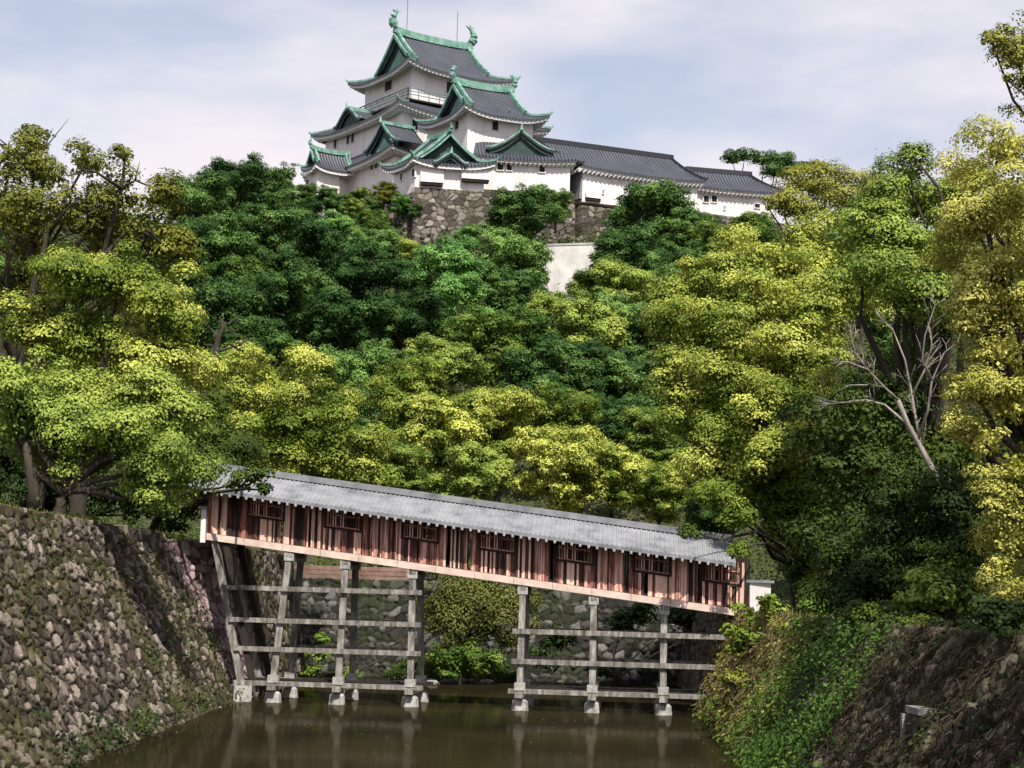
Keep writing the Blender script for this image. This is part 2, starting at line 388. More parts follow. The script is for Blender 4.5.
def batter(x0, x1, z1, y0, sign=1):
    def P(u, v):
        t = v/np.hypot(z1+.8, abs(x1-x0)*(z1+.8)/z1)
        z = -.8 + t*(z1+.8); k = z/z1
        x = x0+(x1-x0)*np.where(k > 0, np.abs(k)**.93, k)
        return np.stack([x, y0+u*sign, z], -1)
    return P
VL = math.hypot(LWZ+.8, (LWF-LWX)*(LWZ+.8)/LWZ)
nl = np.array([.889, 0, .457])
o = stone_wall('stone_wall', batter(LWF, LWX, LWZ, 20), nl, 60.9, VL, .31, .045, .2, M['stone_left'], 3)
tag(o, 'tall sloping moat wall of mossy brown rubble along the left bank', 'stone wall')
def ruled(fa, ta, fb, tb, U):        # wall face between two leaning edges given by foot and top points
    fa, ta, fb, tb = (np.array(q, float) for q in (fa, ta, fb, tb))
    def P(u, v):
        k = (u/U)[..., None]; z = -.8+v; f = fa+(fb-fa)*k; t = ta+(tb-ta)*k
        return f+(t-f)*(z/(t[..., 2]))[..., None]
    return P
PB, PT = (-11.35, 84.6, 0), (-12.35, 84.9, 7.0)
npk = np.array([.75, -.62, .22])
o = stone_wall('stone_wall', ruled((LWF, 80.9, 0), (LWX, 80.9, LWZ), PB, PT, 4.6), npk, 4.6, 7.8, .42, .055, .13, M['stone_pink'], 8)
tag(o, 'pinkish stretch of sloping moat wall under the upper end of the covered bridge', 'stone wall')
o = stone_wall('stone_wall', ruled(PB, PT, (-11.7, 107.2, 0), (-12.7, 107.2, 6.2), 22.6), np.array([.98, 0, .15]), 22.6, 7.6, .5, .08, .2, M['stone_left'], 11)
tag(o, 'overgrown end of the left moat wall seen through the bridge trestle', 'stone wall')
RA, RB = ((6.3, 22, 0), (9.7, 22, RWZ)), ((10.4, 108, 0), (10.9, 108, RWZ))
def rwx(y, z):                        # face of the right wall
    k = (y-22)/86; f = 6.3+4.1*k; t = 9.7+1.2*k; return f+(t-f)*np.clip(z, 0, None)/RWZ
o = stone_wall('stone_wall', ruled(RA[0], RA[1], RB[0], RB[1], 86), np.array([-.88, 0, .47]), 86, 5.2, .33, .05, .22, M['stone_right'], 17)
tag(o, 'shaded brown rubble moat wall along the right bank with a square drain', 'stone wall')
def Pf(u, v):
    z = -.8+v*.955; return np.stack([-17+u, 106.5+(z/FWZ)*1.6, z], -1)
o = stone_wall('stone_wall', Pf, np.array([0, -.96, .27]), 28.5, 6.7, .45, .075, .24, M['stone_far'], 23)
tag(o, 'grey rubble wall closing the moat behind the bridge trestle', 'stone wall')

# low timber edging on top of the far wall, seen under the bridge floor
fe = empty('timber_edging', (-12, 108.6, FWZ), 'low reddish timber edging on top of the far moat wall under the bridge', 'edging')
for k in range(3):
    mb = MB(); mb.box((-9.8, 108.5, FWZ+.12+.27*k), 8.5, .12, .24); mb.build('board', M['edging'], fe)
for k in range(5):
    mb = MB(); mb.box((-13.6+k*1.9, 108.64, FWZ+.4), .14, .14, .9); mb.build('post', M['wood_grey'], fe)

# square drain mouth in the right wall
zc = 2.35; dY = 37.6; xc = float(rwx(dY, zc))-.05
dr = empty('stone_drain', (xc, dY, zc), 'small square stone framed drain mouth set in the right moat wall', 'drain')
mb = MB(); mb.box((xc+.2, dY, zc+.5), .7, 1.2, .14); mb.build('lintel', M['rock'], dr)
mb = MB(); mb.box((xc, dY+.5, zc), .5, .2, .8); mb.build('jamb', M['rock'], dr)
mb = MB(); mb.box((xc, dY-.5, zc), .5, .2, .8); mb.build('jamb', M['stone_right'], dr)
mb = MB(); mb.box((xc+.02, dY, zc), .4, .8, .8); mb.build('opening', M['window_dark'], dr)

# ------------------------------------------------------------ the covered bridge
BO = Vector((0, 79.75, 0)); be = Vector((.9976, -.0698, 0)); bn = Vector((.0698, .9976, 0))
def B(s, d, z): return BO+be*s+bn*d+Vector((0, 0, z))
def bs(px, py, d=0):
    p = onplane(px, py, BO+bn*d, bn); return (p-BO).dot(be), p.z
S0, S1 = bs(207, 540)[0], bs(750, 605)[0]
_a, _b = bs(212, 540.5), bs(727, 614.5)
def zs(s): return _a[1]+(_b[1]-_a[1])*(s-_a[0])/(_b[0]-_a[0])        # underside of the floor
br = empty('covered_bridge', B(-2, 1.5, 0), 'sloping roofed timber corridor bridge on tall posts across the moat', 'bridge')
def slab(mb, s0, s1, d0, d1, za, zb):
    mb.hexa([B(s0,d0,zs(s0)+za), B(s1,d0,zs(s1)+za), B(s1,d1,zs(s1)+za), B(s0,d1,zs(s0)+za), B(s0,d0,zs(s0)+zb), B(s1,d0,zs(s1)+zb), B(s1,d1,zs(s1)+zb), B(s0,d1,zs(s0)+zb)])
mb = MB(); slab(mb, S0, S1, .02, 2.98, .12, .30); mb.build('floor', M['wood_dark'], br)
for d0 in (-.16, 2.9):
    mb = MB(); n = 14
    for k in range(n):
        a, b = S0+(S1-S0)*k/n, S0+(S1-S0)*(k+1)/n-.015
        slab(mb, a, b, d0, d0+.24, 0, .30)
    mb.build('floor_beam', M['fascia'], br)
rnd = random.Random(4)
WALLH = 2.0
win_s = [bs(x, y)[0] for x, y in ((266,520),(343,531),(420,541),(497,551),(575,561),(652,571),(722,581))]
WW = 1.62
def boards(d, out, wins=True):
    mb = MB(); s = S0
    while s < S1-.02:
        wd = min(rnd.choice((.06, .07, .09, .1, .12, .15, .19)), S1-s); inw = wins and any(abs(s+wd/2-w_) < WW/2 for w_ in win_s)
        top = .34+WALLH*(.47 if inw else 1.0)
        o1 = rnd.uniform(0, .05) - (.05 if inw else 0)
        if rnd.random() < .94: slab(mb, s, s+wd-.012, d-o1*out if out > 0 else d, d+.05, .32, top)
        s += wd
    return mb
boards(0, 1).build('board_wall', M['plank'], br); boards(2.9, -1, False).build('board_wall', M['plank'], br)
for d in (.09, 2.82):                                      # dark frame behind the boards, and the wall plate
    mb = MB(); slab(mb, S0, S1, d, d+.08, .32, .42); mb.build('sill_plate', M['wood_dark'], br)
    mb = MB(); slab(mb, S0, S1, d-.03, d+.1, .34+WALLH, .56+WALLH); mb.build('wall_plate', M['wood_dark'], br)
for w_ in win_s:
    wn = MB(); h0, h1 = .34+WALLH*.47, .34+WALLH
    slab(wn, w_-WW/2, w_+WW/2, -.05, .05, h0, h0+.09); 
    slab(wn, w_-WW/2-.05, w_-WW/2+.05, -.05, .06, h0, h1); slab(wn, w_+WW/2-.05, w_+WW/2+.05, -.05, .06, h0, h1)
    fr_ = wn.build('window', M['wood_dark'], br)
    m = MB(); slab(m, w_-WW/2+.051, w_+WW/2-.051, -.075, .02, h0+.095, h0+.15); m.build('sill', M['plank'], fr_)
    m = MB(); slab(m, w_-WW/2+.051, w_+WW/2-.051, -.03, .02, h0+.6, h0+.66); m.build('rail', M['plank'], fr_)
    lat = MB()
    for k in range(1, 14): slab(lat, w_-WW/2+WW*k/14-.025, w_-WW/2+WW*k/14+.025, 0, .04, h0+.09, h1)
    slab(lat, w_-WW/2+.06, w_+WW/2-.06, .041, .07, h0+.52, h0+.58)
    lat.build('lattice', M['plank'], fr_)
    # half drawn shutter inside each opening
    sh = MB(); slab(sh, w_-WW/2+.05, w_+WW*.1, .16, .2, h0, h1); sh.build('shutter', M['wood_dark'], fr_)
# roof
RE, RH = .56+WALLH-.08, .78
def roofpt(s, t, side, off=0):     # t 0 eave .. 1 ridge
    d = (-.95 if side < 0 else 3.85)*(1-t)+1.45*t
    return B(s, d, zs(s)+RE-.22+(RH+.22)*(t*.9+.1*t*t)+off)
RS0, RS1 = S0-.9, bs(728, 545)[0]+.3
rf = MB()
for side in (-1, 1):
    rf.grid([[roofpt(RS0+(RS1-RS0)*k/40, j/6, side) for k in range(41)] for j in range(7)])
    rf.grid([[roofpt(RS0+(RS1-RS0)*k/40, j/6, side, -.14) for k in range(41)] for j in range(7)])
    rf.grid([[roofpt(RS0+(RS1-RS0)*k/40, 0, side, -.14*j) for k in range(41)] for j in (0, 1)])
    for se in (RS0, RS1): rf.grid([[roofpt(se, j/6, side, -.14*k) for j in range(7)] for k in (0, 1)])
roof = rf.build('roof', M['tile_pale'], br)
rb = MB(); s = RS0+.08
while s < RS1:
    for side in (-1, 1):
        rows = []
        for j in range(7):
            t = j/6*.97
            rows.append([roofpt(s-.055, t, side, .003), roofpt(s-.03, t, side, .036), roofpt(s+.03, t, side, .036), roofpt(s+.055, t, side, .003)])
        rb.grid(rows); rb.add(rows[0], [(0,1,2,3)])
    s += .21
rb.build('tile_ribs', M['tile_pale'], roof)
rg = MB()
rg.beam([roofpt(RS0+(RS1-RS0)*k/20, 1, -1, .09) for k in range(21)], .34, .18)
rg.beam([roofpt(RS0-.05+(RS1-RS0+.1)*k/20, 1, -1, .23) for k in range(21)], .24, .09)
rg.build('ridge', M['tile_pale'], roof)
en = MB(); s = RS0+.2
while s < RS1:
    for side in (-1, 1):
        a, b = roofpt(s, .0, side, -.2), roofpt(s, .12, side, -.2)
        en.beam([a+(a-b).normalized()*.0, b], .1, .1)
    s += .37
en.build('rafter_ends', M['eave_white'], roof)  # row of white rafter ends under both eaves
# trestles
def zrow(px_b, py_b, px_t, py_t):
    sb, _ = bs(px_b, py_b, -.45); st, zt = bs(px_t, py_t, .1); return sb, st
posts = [zrow(273, 688, 290, 552), zrow(338, 693, 346, 562), zrow(410, 696, 413, 571), zrow(519.5, 700, 523, 588), zrow(592, 702, 594, 597), zrow(663, 705, 664, 607)]
legL = (bs(242, 685, -.3)[0], bs(214, 545, .1)[0]); legR = (bs(716, 700, -.3)[0], bs(736, 655, .1)[0])
def rowd(row, f): return (.1-.55*(1-f)) if row == 0 else (2.9+.55*(1-f))
def post_mesh(sb, st, row, z0, z1, w=.28):
    m = MB(); z1 = z1 if z1 else zs(st)+.02
    m.beam([B(sb, rowd(row, 0), z0), B(st, rowd(row, 1), z1)], w, w*.9, up=tuple(bn)); return m
for sb, st in posts:
    for row in (0, 1):
        p_ = post_mesh(sb, st, row, .85, None).build('post', M['wood_grey'], br)
        m = MB(); tp = B(st, rowd(row, 1), zs(st)-.06); m.beam([tp-Vector((0,0,.34)), tp], .44, .42, up=tuple(bn)); m.build('cap', M['stone_pale'], p_)
        m = MB(); bp = B(sb, rowd(row, 0), .86); m.beam([bp, bp+Vector((0,0,.32))], .46, .44, up=tuple(bn)); m.build('shoe', M['stone_pale'], p_)
        m = MB(); c = B(sb, rowd(row, 0), -.1)
        ring = lambda r, z, n=9: [c+Vector((r*(1+.12*math.sin(3*k+sb))*math.cos(6.283*k/n), r*(1+.1*math.cos(2*k+sb))*math.sin(6.283*k/n), z)) for k in range(n)]
        a = ring(.36, -1.4)+ring(.37, .1)+ring(.33, .48)+ring(.26, .58)
        m.add(a, [tuple(range(27, 36))]+[(9*i+k, 9*i+(k+1) % 9, 9*i+9+(k+1) % 9, 9*i+9+k) for i in range(3) for k in range(9)])
        m.build('footing_stone', M['stone_pale'], br)
    m = MB(); m.beam([B(sb, -1.0, .67), B(sb, 4.0, .67)], .36, .24); m.build('cross_sill', M['wood_grey'], br)
    m = MB(); m.beam([B(st, -.12, zs(st)-.12), B(st, 3.12, zs(st)-.12)], .3, .2); m.build('cross_head', M['wood_grey'], br)
for (sb, st), z0, z1, gap in ((legL, .8, 7.2, .5), (legR, .6, None, 0)):
    for row in (0, 1):
        zt = z1 or bs(736, 655, .1)[1]
        post_mesh(sb, st, row, z0, zt, .3).build('leaning_post', M['wood_grey'], br)
        if gap: post_mesh(sb+gap, st+gap, row, z0, zt-.1, .28).build('leaning_post', M['wood_dark'], br)
    m = MB()
    c = B(sb, -.5, 0); m.box((c.x, c.y, .1), .8, .7, 1.2, .4); m.build('footing_stone', M['stone_pale'], br)
def sl(z, pr, leg=None):  # s on a leaning member at height z
    sb, st = pr; zt = zs(st); return sb+(st-sb)*(z-.8)/(zt-.8)
for z in (4.95, 3.55, 2.3):
    for row in (0, 1):
        f = (z-.8)/6.2; m = MB(); d = rowd(row, f)+(-.2 if row == 0 else .2)
        m.beam([B(legL[0]+(legL[1]-legL[0])*(z-.8)/6.4, d, z), B(sl(z, posts[2])+.45, d, z)], .10, .21); m.build('rail', M['wood_grey'], br)
for z in (3.4, 2.1):
    for row in (0, 1):
        f = (z-.8)/5; m = MB(); d = rowd(row, f)+(-.2 if row == 0 else .2)
        m.beam([B(sl(z, posts[3])-.4, d, z), B(legR[0]+(legR[1]-legR[0])*(z-.6)/2.4+.1, d, z)], .10, .22); m.build('rail', M['wood_grey'], br)
for a, b in ((legL[0]-.3, posts[2][0]+.55), (posts[3][0]-.5, legR[0]+.3)):
    for d in (-.5, 3.5):
        m = MB(); m.beam([B(a, d, .82), B(b, d, .82)], .28, .2); m.build('sill_beam', M['wood_grey'], br)
    for d in (.5, 1.5, 2.5):
        m = MB(); m.beam([B(a, d, .86), B(b, d, .86)], .14, .1); m.build('walk_plank', M['wood_dark'], br)
# white gate walls at both ends of the bridge
gw = empty('plaster_gate_wall', B(S1+.6, 1.2, 4), 'small white plastered gate wall at the lower right end of the covered bridge', 'wall')
m = MB(); m.beam([B(S1+.35, -1.1, 3.6), B(S1+.35, -1.1, 5.75)], .9, .2, up=(0,1,0)); 
m.build('wall', M['plaster'], gw)
m = MB(); m.beam([B(S1-.25,-1.1,5.83), B(S1+.95,-1.1,5.83)], .4, .12); m.build('coping', M['tile_pale'], gw)
gl = empty('plaster_gate_wall', B(S0-.5, 0, 7.6), 'narrow white plastered wall at the upper left end of the covered bridge', 'wall')
m = MB(); m.beam([B(S0-.16, -.1, 6.9), B(S0-.16, -.1, 8.4)], .22, .22, up=(0,1,0)); m.build('wall', M['plaster'], gl)
m = MB(); m.beam([B(S0-.4, -.1, 8.45), B(S0-.02, -.1, 8.45)], .4, .12); m.build('coping', M['tile_pale'], gl)
# ------------------------------------------------------------ the castle on the hill
class Frame:
    def __init__(s, o, u, v): s.o, s.u, s.v = Vector((o[0], o[1], 0)), Vector(u), Vector(v)
    def pt(s, a, b, z): return s.o+s.u*a+s.v*b+Vector((0, 0, z))
    def swap(s, a0=0, b0=0): return Frame(s.o+s.u*a0+s.v*b0, s.v, s.u)
    def shift(s, a, b): return Frame(s.o+s.u*a+s.v*b, s.u, s.v)
    def nb(s): n = Vector((s.u.y, -s.u.x, 0)); return n if n.dot(s.v) < 0 else -n      # outward normal of face b = 0
def ang(d): return (math.cos(R(d)), math.sin(R(d)), 0)
def length_to(p, d, px, py):            # run from p along d until it shows at picture column px
    r_ = ray(px, py); r = r_.x/r_.y
    return (r*p.y-p.x)/(d[0]-r*d[1])
NT = 10
def skirt_z(z0, z1, t): return z0+(z1-z0)*(.72*t+.28*t*t)
class Roof:
    """collects the pieces of one roof: tile, soffit, copper ridges, dark gable boards"""
    def __init__(s): s.tile, s.soff, s.cop, s.dark, s.corn = MB(), MB(), MB(), MB(), MB()
    def build(s, root, name='roof'):
        o = s.tile.build(name, M['tile'], root)
        if s.soff.v: s.soff.build('soffit', M['eave_white'], o)
        if s.cop.v: s.cop.build('ridge_trim', M['copper'], o)
        if s.dark.v: s.dark.build('gable', M['gable_dark'], o)
        if s.corn.v: s.corn.build('rafter_ends', M['eave_white'], o)  # white rafter ends under the eave
        return o
def slope(rf, outer, inner, z0, z1, up, ns=28, tmax=1.0, upL=True, upR=True, wallin=None, zfun=None, soffit=True):
    """one roof side: outer(s), inner(s) -> (frame pt fn taking z); s 0..1 along the eave"""
    zf = zfun or skirt_z
    def lift(s, t):
        e = 0
        if upL: e += max(0, 1-2.2*s)**2.6
        if upR: e += max(0, 1-2.2*(1-s))**2.6
        return up*e*(1-t)**1.5
    rows, uvs = [], []
    L = (outer(1, 0)-outer(0, 0)).length; D = (outer(.5, 0)-inner(.5, 0)).length
    for j in range(NT+1):
        t = j/NT*tmax
        rows.append([outer(k/ns, 0).lerp(inner(k/ns, 0), t)+Vector((0, 0, zf(z0, z1, t)+lift(k/ns, t))) for k in range(ns+1)])
        uvs.append([(((outer(k/ns,0).lerp(inner(k/ns,0),t)-outer(0,0)).dot((outer(1,0)-outer(0,0)).normalized())), t*D*1.15) for k in range(ns+1)])
    rf.tile.grid(rows, uvs)
    if soffit:
        e0 = rows[0]
        rf.tile.grid([e0, [p-Vector((0,0,.26)) for p in e0]], [uvs[0], uvs[0]])
        dn = [p-Vector((0, 0, .26)) for p in e0]
        inn = [outer(k/ns,0).lerp(inner(k/ns,0), .06)+Vector((0,0,e0[k].z-.27)) for k in range(ns+1)]
        inn2 = [outer(k/ns,0).lerp(inner(k/ns,0), .07)+Vector((0,0,e0[k].z-.56)) for k in range(ns+1)]
        inn3 = [outer(k/ns,0).lerp(inner(k/ns,0), wallin)+Vector((0,0,skirt_z(z0,z1,wallin*.35)-.62+lift(k/ns,0)*.3)) for k in range(ns+1)]
        rf.soff.grid([dn, inn, inn2, inn3])
        n = int(L/.55)
        for i in range(n):
            s = (i+.5)/n; k = min(int(s*ns), ns-1); f = s*ns-k
            p = e0[k].lerp(e0[k+1], f); q = inn2[k].lerp(inn2[k+1], f); q2 = q.lerp(inn3[k].lerp(inn3[k+1], f), .5)
            rf.corn.beam([q+(p-q)*.4-Vector((0,0,.12)), q2-Vector((0,0,.16))], .2, .2)
def fpt(fr, a, b): return fr.pt(a, b, 0)
def hip_skirt(rf, fr, E, I, z0, z1, up=.9, sides='fblr', over=1.6, z0b=None):
    a0,a1,b0,b1 = E; i0,i1,j0,j1 = I
    def side(p0, p1, q0, q1, zz=None):
        d = (p0.lerp(p1,.5)-q0.lerp(q1,.5)).length
        slope(rf, lambda s, _: p0.lerp(p1, s), lambda s, _: q0.lerp(q1, s), z0, z1, up, wallin=min(1, over/max(d, .1)))
    f = lambda a, b: fr.pt(a, b, 0)
    if 'f' in sides: side(f(a0,b0), f(a1,b0), f(i0,j0), f(i1,j0))
    if 'r' in sides: side(f(a1,b0), f(a1,b1), f(i1,j0), f(i1,j1))
    if 'b' in sides: side(f(a1,b1), f(a0,b1), f(i1,j1), f(i0,j1))
    if 'l' in sides: side(f(a0,b1), f(a0,b0), f(i0,j1), f(i0,j0))
    for (a,b,i,j,ok) in ((a0,b0,i0,j0,'f'),(a1,b0,i1,j0,'r'),(a0,b1,i0,j1,'l'),(a1,b1,i1,j1,'b')):
        if ok in sides: hip_ridge(rf, f(a,b), f(i,j), z0, z1, up)
def hip_ridge(rf, p, q, z0, z1, up, tmax=1.0, zf=skirt_z, w=.27, h=.26):
    pts = [p.lerp(q, t)+Vector((0,0,zf(z0,z1,t)+up*(1-t)**1.5+.16)) for t in [k/8*tmax for k in range(9)]]
    d = (pts[0]-pts[1]).normalized(); pts = [pts[0]+d*.35+Vector((0,0,.28))]+pts
    rf.cop.beam(pts, [w*.5]+[w]*9, [h*.6]+[h]*9)
def irimoya(rf, fr, E, ze, zr, g, over=1.5, up=.9, sides='fblr', gover=.55, ridge=(.62, .8), bw=1.0, copper_gable=True, dgap=.0):
    """hip-and-gable roof, ridge along a.  E eave rectangle, g distance of the gable wall from the eave end"""
    a0,a1,b0,b1 = E; hd = (b1-b0)/2; bm = (b0+b1)/2; tg = min(.95, g/hd)
    zf = lambda z0, z1, t: z0+(z1-z0)*(.55*t+.45*t*t)
    f = lambda a, b: fr.pt(a, b, 0)
    al = lambda t: a0+min(t*hd, g) if t <= tg else a0+g-gover
    ar = lambda t: a1-min(t*hd, g) if t <= tg else a1-g+gover
    ns = 34
    for sgn, b_e in ((1, b0), (-1, b1)):
        # lower part with hipped ends
        ei = b_e+sgn*tg*hd
        p0, p1, q0, q1 = f(a0,b_e), f(a1,b_e), f(a0+g,ei), f(a1-g,ei)
        slope(rf, lambda s, _: p0.lerp(p1, s), lambda s, _: q0.lerp(q1, s), ze, zr, up, ns=ns, zfun=lambda z0, z1, t: zf(z0, z1, t*tg), wallin=min(1, over/g))
        rows, uvs = [], []
        for j in range(NT+1):
            t = tg+(1-tg)*j/NT; A0, A1 = a0+g-gover, a1-g+gover
            rows.append([fr.pt(A0+(A1-A0)*k/ns, b_e+sgn*t*hd, zf(ze,zr,t)+.01+.22*(max(0,1-k/3)+max(0,1-(ns-k)/3))*.6) for k in range(ns+1)])
            uvs.append([((A0+(A1-A0)*k/ns-a0)*fr.u.length, t*hd*1.2) for k in range(ns+1)])
        rf.tile.grid(rows, uvs)
    ends = ((a0, 1), (a1, -1))
    for a_e, sgn in ends:
        p0, p1, q0, q1 = f(a_e,b0), f(a_e,b1), f(a_e+sgn*g, b0+tg*hd), f(a_e+sgn*g, b1-tg*hd)
        slope(rf, lambda s, _: p0.lerp(p1, s), lambda s, _: q0.lerp(q1, s), ze, zr, up, zfun=lambda z0, z1, t: zf(z0, z1, t*tg), wallin=min(1, over/g))
        for b_e, sb in ((b0, 1), (b1, -1)):
            hip_ridge(rf, f(a_e, b_e), f(a_e+sgn*g, b_e+sb*tg*hd), ze, ze+(zr-ze)*zf(0,1,tg), up, zf=lambda z0,z1,t: z0+(z1-z0)*zf(0,1,t*tg)/zf(0,1,tg))
        # gable wall, barge boards, descending ridges
        ag = a_e+sgn*(g+.3); am = a_e+sgn*(g-gover-.02)
        pts = []
        for j in range(9):
            t = tg+(1-tg)*j/8; pts.append((t, zf(ze,zr,t)))
        ring = [fr.pt(ag, b0+t*hd, z-.3) for t, z in pts]+[fr.pt(ag, b1-t*hd, z-.3) for t, z in pts[::-1]]
        rf.dark.add(ring, [tuple(range(len(ring)))])
        if copper_gable:
            inr = [fr.pt(ag-sgn*.12, bm+(b-bm)*.62, zf(ze,zr,tg)+(z-zf(ze,zr,tg))*.6) for b, z in [(b0+t*hd, z) for t, z in pts]+[(b1-t*hd, z) for t, z in pts[::-1]]]
            rf.cop.add(inr, [tuple(range(len(inr)))])
        for sb, be_ in ((1, b0), (-1, b1)):
            line = [fr.pt(am, be_+sb*t*hd, z-.2) for t, z in pts]
            rf.cop.beam([p+Vector((0,0,.18)) for p in line], .2*bw, .34*bw)
            rid = [fr.pt(am+sgn*.55, be_+sb*t*hd, z+.34) for t, z in pts]
            e = rid[0]+(rid[0]-rid[1]).normalized()*.5+Vector((0,0,.1))
            rf.cop.beam([e]+rid, .36*bw, .42*bw)
            rf.cop.beam([p+Vector((0,0,.3*bw)) for p in rid], .26*bw, .14)
    A0, A1 = a0+g-gover-.1, a1-g+gover+.1
    rp = [fr.pt(A0+(A1-A0)*k/12, bm, zr+ridge[1]/2-.05+.35*abs(k/6-1)**3) for k in range(13)]
    rf.cop.beam(rp, ridge[0], ridge[1]); rf.cop.beam([p+Vector((0,0,ridge[1]/2+.07)) for p in rp], ridge[0]*.6, .18)
    return rp[0], rp[-1]
def dormer(rf, fr, a, z0, w, h, dep, fo, kind='tri', tri_=True):
    """gable on face b=0: centre a, foot height z0, half width w, height h, running back dep, standing out fo"""
    def prof(x):
        x = abs(x)
        return h*(1-x)**1.35*1.0 + .12*h*x**3 if kind == 'tri' else h*(.5+.5*math.cos(math.pi*min(1, x)))+.08*h*max(0, x-.8)*5
    xs_ = [-1+k/10 for k in range(21)]
    front = [fr.pt(a+x*w, -fo, z0+prof(x)) for x in xs_]; back = [fr.pt(a+x*w, dep, z0+prof(x)) for x in xs_]
    uv0 = [(0, abs(x)*w*1.3) for x in xs_]; uv1 = [(dep+fo, abs(x)*w*1.3) for x in xs_]
    rf.tile.grid([front, back], [uv0, uv1])
    rf.tile.grid([front, [p-Vector((0,0,.2)) for p in front]], [uv0, uv0])
    und = [fr.pt(a+x*w*.96, -fo+.18, z0+prof(x)-.22) for x in xs_]; und2 = [fr.pt(a+x*w*.9, -fo+.2, z0+prof(x)-.55) for x in xs_]
    rf.dark.grid([und, und2])
    ins = [fr.pt(a+x*w*.88, -fo+.5, z0+prof(x)-.5) for x in xs_]
    base = [fr.pt(a+x*w*.88, -fo+.5, z0-.3) for x in xs_]
    rf.dark.grid([ins, base])
    if kind == 'tri' and tri_:
        tri = [fr.pt(a-w*.42, -fo+.42, z0+.05), fr.pt(a+w*.42, -fo+.42, z0+.05), fr.pt(a, -fo+.42, z0+h*.5)]
        rf.cop.add(tri, [(0, 1, 2)])
    rf.cop.beam([fr.pt(a, -fo-.05, z0+h+.2), fr.pt(a, dep, z0+h+.2)], .42, .42)
    rf.cop.beam([fr.pt(a, -fo-.1, z0+h+.1), fr.pt(a, -fo-.1, z0+h+.85)], [.55, .2], [.3, .15], up=(1, 0, 0))
    for sg in (-1, 1):
        ln = [fr.pt(a+sg*w*x, -fo+.05, z0+prof(x)+.16) for x in (.04, .2, .4, .6, .8, 1.0)]
        rf.cop.beam(ln, .2, .2)
def shachi(p, along, s=1.0):
    """roof dolphin: body standing on its head, tail curling up"""
    m = MB(); al = Vector(along).normalized()
    pr = [(-.1, 0, .45), (.12, .35, .52), (.2, .75, .44), (.1, 1.05, .34), (-.1, 1.35, .24), (-.25, 1.6, .16)]
    m.tube([p+al*a*s+Vector((0, 0, z*s)) for a, z, r in pr], [r*s for a, z, r in pr], 8)
    tip = p+al*(-.24)*s+Vector((0,0,1.5*s))
    for dx, dz in ((-.6, .35), (-.1, .5), (.45, .3)):
        m.beam([tip, tip+al*dx*s+Vector((0,0,dz*s))], [.34*s, .12], [.16*s, .08], up=tuple(al))
    for z, dx in ((.5, .65), (1.0, .5)):
        m.beam([p+al*.2*s+Vector((0,0,z*s)), p+al*dx*s+Vector((0,0,(z+.3)*s))], [.2*s, .05], [.1*s, .04])
    return m
def walls(root, fr, A, B_, z0, z1, bat=.0, name='wall', mat='plaster', top=None):
    m = MB(); k = bat*(z1-z0)
    m.hexa([fr.pt(-k,-k,z0), fr.pt(A+k,-k,z0), fr.pt(A+k,B_+k,z0), fr.pt(-k,B_+k,z0), fr.pt(0,0,z1), fr.pt(A,0,z1), fr.pt(A,B_,z1), fr.pt(0,B_,z1)])
    return m.build(name, M[mat], root)
def face_hit(fr, px, py):
    p = onplane(px, py, fr.o, fr.nb()); d = p-fr.o; d.z = 0
    return d.dot(fr.u)/fr.u.dot(fr.u), p.z
def window(root, fr, px, py, wpx, hpx, open_=True, bars=2, out=.0):
    a, z = face_hit(fr, px, py); a1, _ = face_hit(fr, px+wpx/2, py); a2, _ = face_hit(fr, px-wpx/2, py)
    w_ = abs(a1-a2); h = hpx*mpp(fr.pt(a, 0, z).y)*1.0; n = fr.nb()
    def bx(m, a0, a1, z0, z1, d0, d1):
        p = lambda a_, d, z_: fr.pt(a_, 0, z_)+n*d
        m.hexa([p(a0,d0,z0), p(a1,d0,z0), p(a1,d1,z0), p(a0,d1,z0), p(a0,d0,z1), p(a1,d0,z1), p(a1,d1,z1), p(a0,d1,z1)])
    m = MB(); bx(m, a-w_/2, a+w_/2, z-h/2, z+h/2, -.3, out+.04)
    o = m.build('window', M['window_dark'], root)
    m = MB(); t = .1
    bx(m, a-w_/2-t, a+w_/2+t, z-h/2-t, z-h/2, -.1, out+.14); bx(m, a-w_/2-t, a+w_/2+t, z+h/2, z+h/2+t, -.1, out+.18)
    bx(m, a-w_/2-t, a-w_/2, z-h/2, z+h/2, -.1, out+.14); bx(m, a+w_/2, a+w_/2+t, z-h/2, z+h/2, -.1, out+.14)
    m.build('frame', M['plaster'], o)
    m = MB()
    for k in range(bars):
        x = a-w_/2+w_*(k+1)/(bars+1); bx(m, x-.05, x+.05, z-h/2, z+h/2, .0, out+.09)
    if bars: m.build('lattice', M['wood_dark'], o)
def blank(root, fr, px, py, wpx, hpx):       # closed, plastered shutter
    a, z = face_hit(fr, px, py); n = fr.nb(); w_ = wpx*mpp(210)*1.1; h = hpx*mpp(210)
    p = lambda a_, d, z_: fr.pt(a_, 0, z_)+n*d
    m = MB(); m.hexa([p(a-w_/2,-.1,z-h/2), p(a+w_/2,-.1,z-h/2), p(a+w_/2,.09,z-h/2), p(a-w_/2,.09,z-h/2), p(a-w_/2,-.1,z+h/2), p(a+w_/2,-.1,z+h/2), p(a+w_/2,.12,z+h/2), p(a-w_/2,.12,z+h/2)])
    m.build('shutter', M['plaster'], root)

UD, VD = ang(33), ang(180-56)
US, VS = ang(26), ang(180-58)
